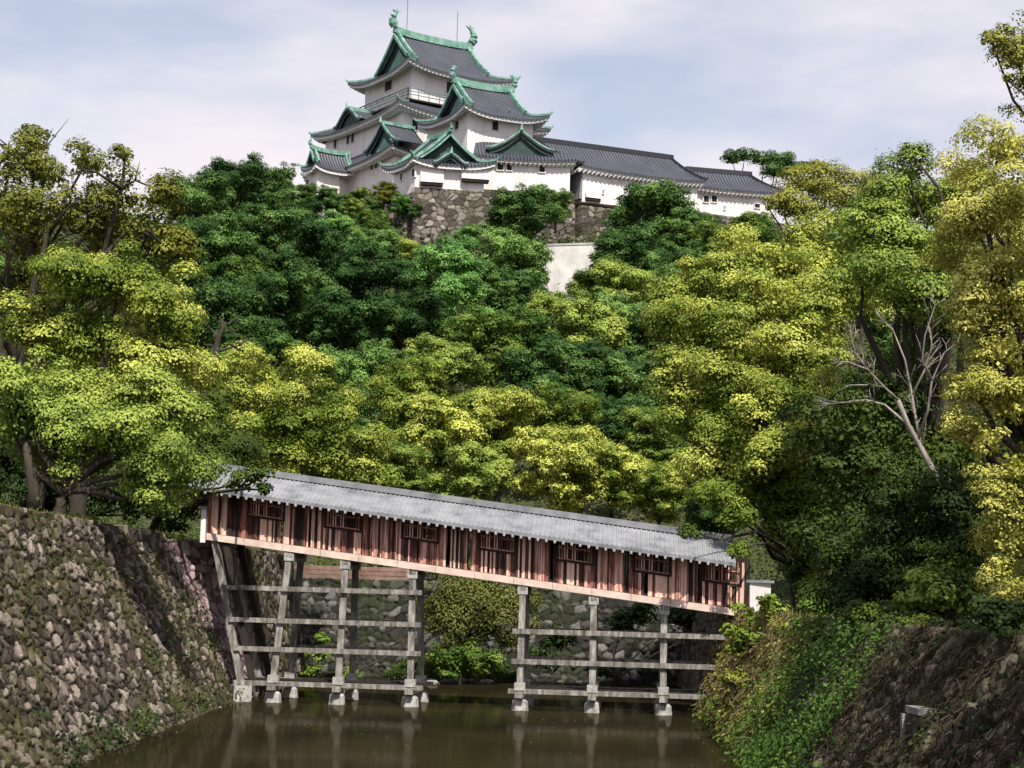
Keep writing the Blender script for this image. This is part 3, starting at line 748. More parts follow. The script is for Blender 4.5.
# --- main keep: eave corners measured for each storey
def eave(px, py, Y, lx, ly, rx, ry, U=None, V=None):
    c = at(px, py, Y); return c, length_to(c, U or UD, rx, ry), length_to(c, V or VD, lx, ly)
C3, A3, B3 = eave(407.6, 57, 216, 348, 77, 518, 75)
C2, A2, B2 = eave(398, 99, 213, 311, 127, 551, 122)
C1, A1, B1 = eave(391, 143, 210.5, 303, 168, 556, 160)
keep = empty('castle_keep', (C3.x+3, C3.y+6, 50), 'tall white three storey castle keep with green copper ridges on the hilltop', 'castle keep')
f1, f2, f3 = Frame(C1, UD, VD), Frame(C2, UD, VD), Frame(C3, UD, VD)
o1, o2, o3 = 1.5, 1.5, 1.7
z1e, z2e, z3e = C1.z-.9, C2.z-.9, C3.z-.9
BASE = at(392, 196, 212).z
w1 = f1.shift(o1, o1); w2 = f2.shift(o2, o2); w3 = f3.shift(o3, o3)
def inset(fa, fb, A, B_, m=0):       # rectangle of frame b's walls expressed in frame a
    d = fb.o-fa.o; det = fa.u.x*fa.v.y-fa.u.y*fa.v.x
    a = (d.x*fa.v.y-d.y*fa.v.x)/det; b = (fa.u.x*d.y-fa.u.y*d.x)/det
    return (a+m, a+A-m, b+m, b+B_-m)
I2 = inset(f1, w2, A2-2*o2, B2-2*o2); I3 = inset(f2, w3, A3-2*o3, B3-2*o3)
z1t, z2t = z1e+2.6, z2e+2.3
walls(keep, w1, A1-2*o1, B1-2*o1, BASE-3, z1e+.5, .03)
walls(keep, w2, A2-2*o2, B2-2*o2, z1t-1.5, z2e+.5, .015)
walls(keep, w3, A3-2*o3, B3-2*o3, z2t-1.5, z3e+.6)
r = Roof(); hip_skirt(r, f1, (0,A1,0,B1), I2, z1e, z1t, .9, over=o1)
l1 = f1.swap()                         # left face: its a runs along v
ad, _ = face_hit(l1, 379, 150)
dormer(r, l1, ad+.3, z1e+.75, 4.2, 3.2, 5, -.35)
r.build(keep)
r = Roof(); hip_skirt(r, f2, (0,A2,0,B2), I3, z2e, z2t, .9, over=o2)
l2 = f2.swap(); ad, _ = face_hit(l2, 350, 112)
dormer(r, l2, ad+.6, z2e+.25, 3.6, 2.0, 4.5, .12, 'kara')
r.build(keep)
zr3 = at(415, 34, 223).z
r = Roof(); e0, e1 = irimoya(r, f3, (0,A3,0,B3), z3e, zr3, 2.9, over=o3, up=1.0, ridge=(.5, .75))
ro = r.build(keep)
shachi(e0+Vector((0,0,.45)), -f3.u, 1.2).build('ridge_ornament', M['copper'], keep)
shachi(e1+Vector((0,0,.45)), f3.u, 1.2).build('ridge_ornament', M['copper'], keep)
for q in (e0.lerp(e1, .16), e0.lerp(e1, .80)):
    m = MB(); m.tube([q, q+Vector((0,0,4.3))], .05, 5); m.build('lightning_rod', M['iron'], keep)
# balcony round the top storey
bal = MB(); rails = MB(); zb = z2t-.05; g = 1.1
rc = [w3.pt(a, b, 0) for a, b in ((-g,-g), (A3-2*o3+g,-g), (A3-2*o3+g,B3-2*o3+g), (-g,B3-2*o3+g))]
for k in range(4):
    p, q = rc[k], rc[(k+1) % 4]
    for h_, th in ((.45, .09), (.85, .09), (1.2, .12)): rails.beam([p+Vector((0,0,zb+h_)), q+Vector((0,0,zb+h_))], th, th)
    n = int((q-p).length/1.5)
    for i in range(n+1):
        c = p.lerp(q, i/n); rails.beam([c+Vector((0,0,zb-.1)), c+Vector((0,0,zb+1.25))], .11, .11)
ro = rails.build('railing', M['iron'], keep)
m = MB(); m.hexa([p+Vector((0,0,zb-.25)) for p in rc]+[p+Vector((0,0,zb-.06)) for p in rc]); m.build('balcony_floor', M['wood_dark'], keep)
L1, L2, L3 = w1.swap(), w2.swap(), w3.swap()
window(keep, L3, 389, 86, 7, 10, bars=0); window(keep, w3, 449, 88, 6, 12, bars=0)
window(keep, w2, 414.5, 125, 5.5, 11)
for x, y, hh in ((336, 143.5, 10), (348.6, 139.5, 10), (353.3, 138, 10)): window(keep, L2, x, y, 2.8, hh, bars=0)
window(keep, L2, 364, 125.5, 7, 2.5, bars=0)
for x, y, ww, hh in ((348.7, 177, 2.8, 10.5), (372.2, 170, 2.6, 10.5), (376.6, 169, 2.8, 10.5)): window(keep, L1, x, y, ww, hh, bars=0)
blank(keep, L1, 343.8, 178, 3, 10)
for pts in (((402,101),(455,116)),):   # thin wires strung on the wall
    pass

# --- corner turret at the far left
CT = at(315, 162.5, 217); fT = Frame(CT, UD, VD)
tl = empty('corner_turret', fT.pt(3, 3, 50), 'low white corner turret at the left end of the keep with a green gable', 'turret')
bT = length_to(CT, VD, 300.5, 171)
wT = fT.shift(.9, .9); walls(tl, wT, 3, bT-1.2, BASE-3, CT.z-.3, .02)
r = Roof(); e0, e1 = irimoya(r, fT, (0, 6, 0, bT), CT.z-.5, at(305, 145.5, 218).z-.4, .9, over=.9, up=.6, ridge=(.4, .4), bw=.7); r.build(tl)
shachi(e0+Vector((0,0,.2)), -fT.u, .5).build('ridge_ornament', M['copper'], tl)
window(tl, wT.swap(), 308, 182, 2.6, 4.5, bars=0)

# --- small keep on the right
CS, AS, BS = eave(463.7, 103, 205, 427, 117, 550, 112, US, VS)
sk = empty('small_keep', (CS.x+5, CS.y+4, 50), 'smaller white keep with green ridged roof in front of the tall keep', 'castle keep')
fS = Frame(CS, US, VS); wS = fS.shift(1.4, 1.4); zse = CS.z-.8
walls(sk, wS, AS-2.8, BS+1.0, at(470, 165, 206).z, zse+.5, .01)
r = Roof(); e0, e1 = irimoya(r, fS, (0, AS, 0, BS+2.6), zse, at(480, 78, 209).z-.5, 2.2, over=1.4, up=.95, ridge=(.45, .7)); r.build(sk)
shachi(e0+Vector((0,0,.35)), -fS.u, .75).build('ridge_ornament', M['copper'], sk)
shachi(e1+Vector((0,0,.35)), fS.u, .75).build('ridge_ornament', M['copper'], sk)
window(sk, wS, 495, 126, 6.2, 9.5); window(sk, wS.swap(), 457.5, 125.5, 4, 9, bars=0)
# stepped eaves of the keep's right flank, beyond the small keep
r = Roof(); pR = wS.pt(AS-2.8, 2, 0); fR = Frame(pR, UD, VD)
hip_skirt(r, fR.shift(-3, -1.0), (0, 4.6, 0, 5), (0, 3.2, 1.3, 4), at(548, 125, 213).z, at(540, 120, 213).z, .4, over=1.2)
hip_skirt(r, fR.shift(-3, -1.0), (0, 4.4, 0, 5), (0, 3.2, 1.3, 4), at(548, 131.5, 213).z, at(540, 127, 213).z, .3, over=1.1); r.build(sk, 'lower_eave')

# --- front turret (gate tower with a gable towards the moat)
UT, VT = ang(9), ang(180-55)
CF = at(412, 156, 199); AF, BF = length_to(CF, UT, 497, 157), length_to(CF, VT, 386, 165)
ft = empty('gable_turret', (CF.x+6, CF.y+5, 48), 'low white turret with a broad dark gable and stone-drop bays on the rubble base', 'turret')
fF = Frame(CF, UT, VT); wF = fF.shift(.9, .9); zfe = CF.z-.65; zfb = at(430, 188, 200).z
walls(ft, wF, AF-1.8, BF-1.0, zfb-3, zfe+.4, .0)
r = Roof(); sw = fF.swap()
zrf = at(455, 134, 200.5).z
e0, e1 = irimoya(r, sw, (0, BF+1, 0, AF), zfe, zrf, 1.5, over=.9, up=.7, ridge=(.4, .4), gover=.5, copper_gable=False, bw=.6)
dormer(r, fF, AF*.45, zfe-.02, 2.0, 1.1, 2.0, .15, 'kara')
r.build(ft)
shachi(e0+Vector((0,0,.1)), -fF.v, .35).build('ridge_ornament', M['copper'], ft)
def drop_bay(root, fr, px0, px1, pyt, pyb, dep=.7):
    a0, zt = face_hit(fr, px0, pyt); a1, zb_ = face_hit(fr, px1, pyb); n = fr.nb()
    p = lambda a_, d, z_: fr.pt(a_, 0, z_)+n*d
    m = MB(); m.hexa([p(a0,-.2,zb_), p(a1,-.2,zb_), p(a1,dep,zb_), p(a0,dep,zb_), p(a0,-.2,zt), p(a1,-.2,zt), p(a1,.05,zt), p(a0,.05,zt)])
    m.build('stone_drop_bay', M['plaster'], root)
    m = MB(); m.hexa([p(a0+.1,-.2,zb_-.35), p(a1-.1,-.2,zb_-.35), p(a1-.1,dep-.12,zb_-.35), p(a0+.1,dep-.12,zb_-.35), p(a0+.1,-.2,zb_-.003), p(a1-.1,-.2,zb_-.003), p(a1-.1,dep-.05,zb_-.003), p(a0+.1,dep-.05,zb_-.003)])
    m.build('drop_opening', M['wood_dark'], root)
drop_bay(ft, wF, 420.5, 443, 166, 184); drop_bay(ft, wF, 461.5, 489, 164, 181)
wl_ = wF.swap(); window(ft, wl_, 402, 177, 2.4, 7, bars=0); window(ft, wl_, 414, 173, 2.8, 8, bars=0)
for x in (450, 458): blank(ft, wF, x, 168, 6, 9)
dw = MB()

# --- gallery between the turret and the long gallery, nearly facing the moat
UG, VG = ang(6), ang(100)
CG = at(489, 152.5, 203.5); AG = length_to(CG, UG, 577, 156)
g1 = empty('gate_gallery', (CG.x+5, CG.y+3, 48), 'short white gallery with a green gable at the middle of its dark roof', 'gallery')
fG = Frame(CG, UG, VG); wG = fG.shift(-.4, .8); zge = CG.z-.5
walls(g1, wG, AG-.2, 7, at(520, 187, 204).z-1.2, zge+.4)
r = Roof(); hip_skirt(r, fG, (-1.5, AG, 0, 9), (-1, AG-2.4, 4.2, 4.8), zge, zge+2.8, .3, over=.8); r.cop = MB()
ad, _ = face_hit(fG, 523, 135); dormer(r, fG, ad, zge+1.0, 4.0, 2.5, 4, -1.0, tri_=False)
r.build(g1)
for x, y, ww, hh in ((500.3, 166.8, 6, 7), (509.2, 167.2, 5, 7), (542, 169, 5.5, 7)): window(g1, wG, x, y, ww, hh)
blank(g1, wG, 551.5, 166, 6, 1.2)

# --- long gallery stepping down to the right
def gallery(label, px, py, Y, rx, ry, deg, zb0, zb1, ridge_h, depth, gl, gr):
    UQ, VQ = ang(deg), ang(deg+92); c = at(px, py, Y); A = length_to(c, UQ, rx, ry)
    root = empty('gallery', (c.x+A/2, c.y+5, 47), label, 'gallery')
    f = Frame(c, UQ, VQ); wl = f.shift(.5, .8); ze = c.z-.45
    m = MB(); Lw, D = A-1.2, depth-1.6
    m.hexa([wl.pt(0,0,zb0), wl.pt(Lw,0,zb1), wl.pt(Lw,D,zb1), wl.pt(0,D,zb0), wl.pt(0,0,ze+.35), wl.pt(Lw,0,ze+.35), wl.pt(Lw,D,ze+.35), wl.pt(0,D,ze+.35)])
    m.build('wall', M['plaster'], root)
    r = Roof()
    E, I = (0, A, 0, depth), (gl, A-gr, depth/2-.15, depth/2+.15)
    hip_skirt(r, f, E, I, ze, ze+ridge_h, .3, over=.8)
    q = r.cop; r.cop = MB()
    o = r.build(root)
    for k in range(2): pass
    q.beam([f.pt(gl-.3, depth/2, ze+ridge_h+.25), f.pt(A-gr+.3, depth/2, ze+ridge_h+.25)], .5, .6)
    q.build('ridge', M['tile'], o)
    return root, f, wl
g2, fq, wq = gallery('long white gallery wall with dark tiled roof right of the green gabled section', 582, 163, 206, 706, 182, 23, at(584, 200, 206).z, at(700, 212, 214).z-.5, 3.4, 8, -4, 2.6)
for x in (614.5, 622.5): blank(g2, wq, x, 182, 6, 1.4)
window(g2, wq, 603, 192, .9, 3, bars=0); window(g2, wq, 703, 199, .1, .1, bars=0) if False else None
drop_bay(g2, wq, 585, 600, 190, 199.5, .5)
m = MB(); sw2 = wq.swap(); m.hexa([wq.pt(-.35,-.02,at(583,197,206).z), wq.pt(.02,-.02,at(583,197,206).z), wq.pt(.02,5,at(583,197,206).z), wq.pt(-.35,5,at(583,197,206).z), wq.pt(-.06,-.02,at(583,166,206).z), wq.pt(.02,-.02,at(583,166,206).z), wq.pt(.02,5,at(583,166,206).z), wq.pt(-.06,5,at(583,166,206).z)])
m.build('end_wall', M['plaster_grey'], g2)
g3, fr3, w3_ = gallery('lowest white gallery at the right end of the castle with two small windows', 693, 182.5, 215, 783, 190, 13, at(704, 215, 215).z, at(775, 219, 219).z, 2.7, 7, .6, 3.0)
for x in (706, 714): window(g3, w3_, x, 199, 5.2, 6.5)
blank(g3, w3_, 672, 190, 8, 3) if False else None
window(g3, w3_, 724.5, 208, 1, 3, bars=0); window(g3, w3_, 757, 206, 5, 4)

# --- rubble bases under the castle
def base_wall(label, P0, P1, z0, z1, seed, bat=.28, depth=.2):
    P0, P1 = Vector((P0.x, P0.y, 0)), Vector((P1.x, P1.y, 0)); d = P1-P0; L = d.length; d.normalize(); n = Vector((d.y, -d.x, 0))
    def P(u, v):
        z = z0+v; out = (z1-z)*bat
        return np.stack([P0.x+d.x*u+n.x*out, P0.y+d.y*u+n.y*out, z], -1)
    o = stone_wall('rubble_rampart', P, np.array(n), L, z1-z0, .62, .1, depth, M['stone_base'], seed, back=3)
    return tag(o, label, 'rampart')
base_wall('brown rubble base under the gable turret and its stone-drop bays', wF.pt(-.3, -.1, 0), wF.pt(AF+.5, -.1, 0), zfb-7.5, zfb, 31)
base_wall('brown rubble base under the left flank of the gable turret', wl_.pt(BF, -.1, 0), wl_.pt(-.3, -.1, 0), zfb-7.5, zfb-.6, 41)
base_wall('brown rubble base under the short gallery with the green gable', wG.pt(-.5, -.25, 0), wG.pt(AG+.4, -.25, 0), zfb-6.5, at(520, 187, 204).z-.4, 33, .12)
base_wall('reddish rubble base under the left part of the long gallery', wq.pt(-.2, -.1, 0), wq.pt(20, -.1, 0), at(584, 200, 206).z-6, at(584, 201.5, 206).z-.3, 35, .15)
base_wall('low rubble base under the lowest gallery at the right', wq.pt(12, -.6, 0), w3_.pt(14, -.2, 0), at(704, 215, 215).z-5, at(704, 214.5, 215).z-.3, 37, .15)
base_wall('rubble base under the left face of the tall keep', w1.pt(-.3, B1, 0), w1.pt(-.2, -.3, 0), BASE-6, BASE-.5, 39, .15)

# --- pale rendered retaining wall half way down the slope
pw = empty('retaining_wall', at(572, 290, 186), 'pale sloping retaining wall with streaks half way up the wooded hill', 'retaining wall')
def Q(px, py, Y): return at(px, py, Y)
tl_, tr_ = Q(520, 247, 188), Q(618, 244, 188); bl, brr = Q(505, 318, 183), Q(618, 318, 183)
bkv = Vector((0, 4, 0)); m = MB(); m.hexa([bl, brr, brr+bkv, bl+bkv, tl_, tr_, tr_+bkv, tl_+bkv]); m.build('face', M['concrete'], pw)
m = MB(); m.beam([tl_+Vector((-.2,.3,.12)), tr_+Vector((.2,.3,.12))], .8, .22); m.build('coping', M['concrete'], pw)
# ------------------------------------------------------------ foliage
def leaf_cloud(lobes, leaf, seed, lai=2.8, clump=.9, flat=.8, top=.72, low=-.6, jag=1.0):
    """lobes: (centre, (rx, ry, rz)). Leaves sit in small pads on the lobes' skins, a thin fill inside."""
    r = np.random.default_rng(seed); CC, NN, SS = [], [], []
    for c, rad in lobes:
        c = np.array(c, float); rad = np.array(rad, float); rm = rad.mean()
        rc = min(clump, rm*.5)
        nc = max(7, int(.92*(4*math.pi*rm*rm*.75)/(math.pi*rc*rc)))
        d = r.normal(size=(nc*2, 3)); d /= np.linalg.norm(d, axis=1)[:, None]; d = d[d[:, 2] > low][:nc]
        q = (c+d*rad)*1.9+seed
        d = d[np.sin(q[:, 0])+np.sin(q[:, 1]*1.1+1)+np.sin(q[:, 2]*1.25+q[:, 0]*.5) > -1.0]; nc = len(d)
        if nc == 0: continue
        cc = c+d*rad*(r.uniform(.62, 1.08, (nc, 1)) + np.where(r.random((nc, 1)) < .12, .18*jag, 0))
        rcs = rc*r.uniform(.5, 1.5, nc)
        nl = np.maximum(5, (lai*math.pi*rcs**2/(.33*leaf*leaf)/1.5).astype(int))
        rep = np.repeat(np.arange(nc), nl); n = len(rep)
        e = r.normal(size=(n, 3)); e /= np.linalg.norm(e, axis=1)[:, None]
        e[:, 2] = np.where(r.random(n) < top, np.abs(e[:, 2]), e[:, 2])
        p = cc[rep]+e*rcs[rep][:, None]*np.array([1, 1, flat])*(r.uniform(.45, 1.0, (n, 1))**.5)*(1+.16*jag*np.abs(r.normal(size=(n, 1))))
        nn = e*.95+d[rep]*.25+np.array([0, 0, .3])+r.normal(size=(n, 3))*.2
        CC.append(p); NN.append(nn); SS.append(leaf*r.uniform(.65, 1.35, n))
        m = int(n*.16); e = r.normal(size=(m, 3)); e /= np.linalg.norm(e, axis=1)[:, None]
        CC.append(c+e*rad*r.uniform(.2, .72, (m, 1))); NN.append(r.normal(size=(m, 3))); SS.append(leaf*1.5*r.uniform(.8, 1.4, m))
    P = np.concatenate(CC); Nn = np.concatenate(NN); S = np.concatenate(SS)
    return leaf_quads(P, Nn, S, r)
def leaf_quads(P, Nn, S, r, asp=.62):
    Nn = Nn/np.maximum(np.linalg.norm(Nn, axis=1)[:, None], 1e-6)
    T = np.cross(Nn, r.normal(size=Nn.shape)); T /= np.maximum(np.linalg.norm(T, axis=1)[:, None], 1e-6)
    Bt = np.cross(Nn, T); S = S[:, None]
    V = np.stack([P-T*S*.5, P+Bt*S*asp*.5-T*S*.05+Nn*S*.08, P+T*S*.5-Nn*S*.06, P-Bt*S*asp*.5-T*S*.05+Nn*S*.08], 1).reshape(-1, 3)
    return V, np.arange(len(V)).reshape(-1, 4)
def crown_mesh(name, lobes, leaf, mat, seed, **kw):
    V, Q_ = leaf_cloud(lobes, leaf, seed, **kw); return fast_mesh(name, V, Q_, M[mat])
def limbs(mb, base, fork, tips, r0, rnd, wig=.25, k=7, twigs=0):
    base, fork = Vector(base), Vector(fork); n = 7
    pts = [base.lerp(fork, i/n)+Vector((rnd.uniform(-1,1), rnd.uniform(-1,1), 0))*wig*r0*min(i, 2)*.5 for i in range(n+1)]
    mb.tube(pts, [r0*(1.35 if i == 0 else 1-.45*i/n) for i in range(n+1)], k)
    for t in tips:
        t = Vector(t); L = (t-fork).length; m = 6; s = pts[-1].lerp(pts[-3], rnd.random()*.9)
        mid = Vector((rnd.uniform(-1,1), rnd.uniform(-1,1), rnd.uniform(-.3,.8)))*L*.12
        bp = [s.lerp(t, i/m)+mid*math.sin(math.pi*i/m)+Vector((rnd.uniform(-1,1), rnd.uniform(-1,1), rnd.uniform(-1,1)))*L*.025*(0 < i < m) for i in range(m+1)]
        mb.tube(bp, [r0*.5*(1-.86*i/m)+.012 for i in range(m+1)], 5)
        for _ in range(twigs):
            i = rnd.randint(2, m); q = bp[i]; d = Vector((rnd.uniform(-1,1), rnd.uniform(-1,1), rnd.uniform(-.1,1))).normalized()*L*rnd.uniform(.14, .38)
            e = q+d; md = q.lerp(e, .5)+Vector((rnd.uniform(-1,1), rnd.uniform(-1,1), rnd.uniform(-1,1)))*L*.03
            mb.tube([q, md, e], [r0*.16+.008, r0*.1+.006, .008], 4)
            for _ in range(2):
                e2 = md+(d*.35)+Vector((rnd.uniform(-1,1), rnd.uniform(-1,1), rnd.uniform(-1,1)))*L*.10
                mb.tube([md, e2], [r0*.08+.006, .006], 4)
def px_tree(name, label, cat, lobes, Y0, base, leaf, mat, seed, r0=.35, group=None, bark='bark', squash=.85, depthf=1.0, forkz=.45, twigs=0, **kw):
    """lobes (px, py, radius px, depth offset): a tree of its own whose boughs end where the photograph shows them."""
    L = []
    for l in lobes:
        Y = Y0+(l[3] if len(l) > 3 else 0); c = at(l[0], l[1], Y); rr = l[2]*mpp(Y); L.append((c, (rr, rr*depthf, rr*squash)))
    base = Vector(base); rnd = random.Random(seed)
    root = empty(name, base, label, cat, group)
    cen = sum((c for c, _ in L), Vector((0, 0, 0)))/len(L)
    fork = base.lerp(cen, .35); fork.z = base.z+(cen.z-base.z)*max(forkz, .5)
    mb = MB(); limbs(mb, base-Vector((0, 0, .6)), fork, [c for c, _ in L], r0, rnd, twigs=twigs)
    mb.build('trunk', M[bark], root, smooth=True)
    link('crown', crown_mesh('crown', L, leaf, mat, seed, **kw), root)
    return root
# five crown patterns for the trees of the hillside, about 4.4 m in radius
def wood_crown(seed, n, mat, leaf=.34, spread=1.0):
    rnd = random.Random(seed); L = [((0, 0, .6), (2.6, 2.6, 2.2))]
    for k in range(n):
        a = 6.283*k/n*1.618*n/ n + rnd.uniform(-.4, .4); z = rnd.uniform(-3.0, 2.6); rr = math.sqrt(max(.5, 10-(z-.2)**2*.95))*rnd.uniform(.75, 1.05)*spread
        q = rnd.uniform(1.15, 1.9); L.append(((rr*math.cos(a*k), rr*math.sin(a*k), z), (q, q, q*.72)))
    return crown_mesh('crown', L, leaf, mat, seed, clump=.6, lai=2.7, jag=1.4)
KINDS_ = {}
def kind_mesh(mat, v, leaf):
    k = (mat, v, leaf)
    if k not in KINDS_:
        mb = MB(); rnd = random.Random(v*7+len(mat)); 
        limbs(mb, (0, 0, -7.5), (0, 0, -2), [(rnd.uniform(-3,3), rnd.uniform(-3,3), rnd.uniform(-1, 2.4)) for _ in range(7)], .34, rnd)
        tm = mb.build('trunk', M['bark'], None, True); me = tm.data; bpy.data.objects.remove(tm)
        KINDS_[k] = (wood_crown(100+v*13+len(mat), 18+v % 3*3, mat, leaf), me)
    return KINDS_[k]
rsc = random.Random(77)
def wood_tree(px, py, rpx, Y, mat, v, label, sq=1.0, leaf=.22, name='broadleaf_tree', group='trees on the castle hill'):
    c = at(px, py, Y); s = rpx*mpp(Y)/4.1
    root = empty(name, (c.x, c.y, c.z-7*s), label, 'tree', group)
    cm, tm = kind_mesh(mat, v, leaf)
    for nm, me in (('trunk', tm), ('crown', cm)):
        o = bpy.data.objects.new(nm, me); C.objects.link(o); o.parent = root; o.location = (0, 0, 7*s); o.scale = (s, s, s*sq)
    root.rotation_euler.z = rsc.uniform(0, 6.28)
    return root

# ------------------------------------------------------------ the wooded hill (deep green)
G = 'leaf_deep'; K = 'leaf_fresh'; D = 'leaf_mid'
hill = [
 (200,205,36,176,G,0,'deep green tree on the skyline left of the castle, farthest left of the hilltop trees'),
 (236,190,36,184,G,1,'rounded deep green tree on the skyline left of the corner turret'),
 (272,190,28,188,G,2,'dark tree rising just left of the corner turret of the castle'),
 (305,218,22,190,G,0,'deep green tree directly below the corner turret'),
 (352,208,11,196,D,1,'small yellowish tree against the foot of the keep wall'),
 (376,226,20,188,D,2,'mid green tree below the keep beside the rubble base'),
 (335,228,20,188,K,3,'small fresh green tree below the left face of the keep'),
 (215,255,46,165,G,1,'broad deep green tree on the upper left slope of the hill'),
 (268,245,42,170,G,3,'deep green tree near the middle of the upper left slope'),
 (318,262,46,164,G,0,'wide dark crowned tree on the slope below the keep'),
 (370,285,44,160,G,1,'deep green tree on the slope under the rubble base of the keep'),
 (442,270,42,162,K,3,'bright fresh green tree below the castle rubble base'),
 (452,312,42,154,K,0,'fresh bluish green tree beneath the brightest hillside tree'),
 (398,258,24,176,D,2,'small mid green tree between the keep and the bright green tree'),
 (524,217,36,190,G,0,'dome shaped tree in front of the short gallery with green gable'),
 (514,262,40,184,G,2,'dark tree left of the pale retaining wall'),
 (652,228,46,192,G,3,'deep green tree in front of the long gallery'),
 (690,236,30,190,G,1,'dark green tree below the right part of the long gallery'),
 (628,262,38,182,G,0,'dark bushy tree right of the pale retaining wall'),
 (672,272,34,178,G,2,'dark tree between the long gallery and the yellow maple'),
 (606,290,34,172,D,3,'rounded tree at the foot of the pale retaining wall'),
 (560,318,34,166,D,1,'tree just under the pale retaining wall'),
 (225,312,46,150,G,2,'dark green tree above the bare snag on the left slope'),
 (285,312,48,150,G,1,'large deep green tree in the middle of the left slope'),
 (345,338,48,146,G,3,'deep green tree above the yellow trees behind the bridge'),
 (260,352,40,138,G,0,'shaded green tree behind the yellow tree at the left end of the bridge'),
 (320,392,44,132,G,1,'dark green tree in the hollow left of the central yellow trees'),
 (375,372,40,136,G,2,'dark tree behind the left central yellow tree'),
 (480,352,44,146,D,0,'mid green tree behind the central yellow trees'),
 (525,345,42,150,D,3,'tree with yellowish top above the central yellow trees'),
 (580,340,46,150,D,1,'mid green tree left of the big yellow maple'),
 (630,330,44,152,G,2,'deep green tree behind the left edge of the big yellow maple'),
 (600,385,44,142,G,0,'dark tree in the hollow right of the central yellow trees'),
 (645,392,42,138,G,3,'dark green tree beside the lower left of the big yellow maple'),
 (610,425,34,130,G,1,'low dark tree right behind the central yellow trees'),
 (655,440,36,126,D,2,'mid green tree between central yellow trees and the big maple'),
 (700,330,44,150,G,1,'dark tree hidden behind the big yellow maple'),
 (350,425,36,128,G,3,'dark tree just behind the covered bridge roof on the left'),
 (170,290,44,158,G,0,'deep green tree behind the tall olive trees on the left'),
 (410,325,40,150,G,0,'deep green tree left of the two fresh green hillside trees'),
 (245,290,40,158,D,2,'mid green tree with lighter top on the upper left slope'),
 (300,300,40,156,G,2,'deep green tree at the centre of the left slope'),
 (370,250,28,174,G,0,'dark tree close below the small bushes of the keep'),
 (505,300,38,168,G,1,'shaded deep green tree left below the pale retaining wall'),
 (468,236,13,187,K,2,'small fresh green tree between rubble base and short gallery'),
 (556,205,16,192,G,3,'small tree in front of the corner of the short gallery'),
 (620,300,40,160,D,2,'mid green tree below and right of the retaining wall'),
 (545,380,44,136,G,2,'dark green tree behind the bright central yellow tree'),
 (575,375,38,138,G,3,'deep green tree right of the bright central yellow tree'),
 (440,370,40,132,D,1,'olive green tree rising behind the ochre topped tree'),
 (660,300,36,164,G,0,'dark tree against the upper left edge of the big yellow maple'),
 (235,385,36,128,G,1,'dark tree between the snag and the bridge'),
 (290,430,40,120,G,2,'dark tree in the shade behind the left end of the bridge roof'),
 (720,250,30,182,D,0,'olive tree under the lowest castle gallery'),
 (760,235,28,176,D,2,'mid green tree left of the skyline tree'),
 (860,250,44,140,G,1,'dark green tree behind the pale feathery tree on the right'),
 (900,330,50,130,G,3,'dark tree behind the bare grey branches'),
 (960,300,50,125,G,0,'dark tree behind the golden maple'),
 (120,250,40,150,G,3,'dark tree behind the olive boughs at the left'),
 (60,330,44,130,G,2,'dark tree behind the yellow tree of the left bank'),
 (720,520,36,100,G,1,'dark tree behind the lower right end of the bridge roof'),
 (850,420,50,112,G,2,'dark tree deep in the hollow right of the big maple'),
 (790,480,50,108,G,0,'dark tree behind the lower part of the big maple'),
 (-30,290,52,150,G,1,'deep green tree cut by the left edge, lower of the two there'),
 (-35,215,50,168,G,2,'deep green tree cut by the left edge, upper of the two there'),
 (-95,240,52,160,D,0,'mid green tree on the hill beyond the left edge'),
 (1050,330,52,128,G,2,'dark tree behind the golden maple at the right edge'),
 (1062,245,54,146,D,1,'mid green tree high on the slope behind the golden maple'),
 (1075,420,50,108,G,3,'dark tree low on the slope behind the golden maple'),
 (1090,500,46,96,D,0,'mid green tree on the right bank behind the golden maple'),
]
for h in hill: wood_tree(*h)
Ye = 'leaf_yellow'
foot = [
 (306,196,13,'leaf_mid',0,'bush at the foot of the corner turret wall'),
 (326,200,14,G,1,'dark bush at the foot of the keep wall, leftmost under its left face'),
 (344,203,12,G,2,'dark bush in the middle of the foot of the keep wall'),
 (362,198,12,'leaf_mid',3,'light bush left of the highest bush at the keep wall'),
 (384,194,13,'leaf_olive',0,'highest bush against the wall beside the gable turret'),
 (398,203,12,K,1,'green bush at the left edge of the rubble base'),
 (372,208,13,G,2,'low dark bush below the highest bush at the keep wall'),
 (414,212,9,G,3,'small shrub growing on the rubble base of the gable turret'),
]
for x_, y_, r_, m_, v_, l_ in foot: wood_tree(x_, y_, r_, 199, m_, v_, l_, name='bush', group='bushes along the foot of the castle walls')
mid = [
 (415,402,46,120,Ye,0,'ochre topped tree at the left of the central yellow trees behind the bridge'),
 (430,440,52,114,Ye,1,'large yellow green tree behind the middle of the bridge roof'),
 (500,425,46,116,Ye,2,'yellow green tree at the centre behind the bridge roof'),
 (552,420,42,118,Ye,3,'bright yellow green tree right of the centre behind the bridge'),
 (560,470,48,110,Ye,0,'yellow green tree just above the middle of the bridge roof'),
 (612,478,42,111,Ye,1,'lower yellow green tree above the right half of the bridge roof'),
 (660,490,34,108,Ye,2,'small yellow tree between the central trees and the big maple'),
 (470,478,40,108,'leaf_mid',1,'greener tree directly behind the bridge roof'),
 (395,470,34,108,'leaf_mid',2,'small tree directly behind the left half of the bridge roof'),
]
for h in mid: wood_tree(*h, leaf=.22, group='yellow green trees behind the bridge')

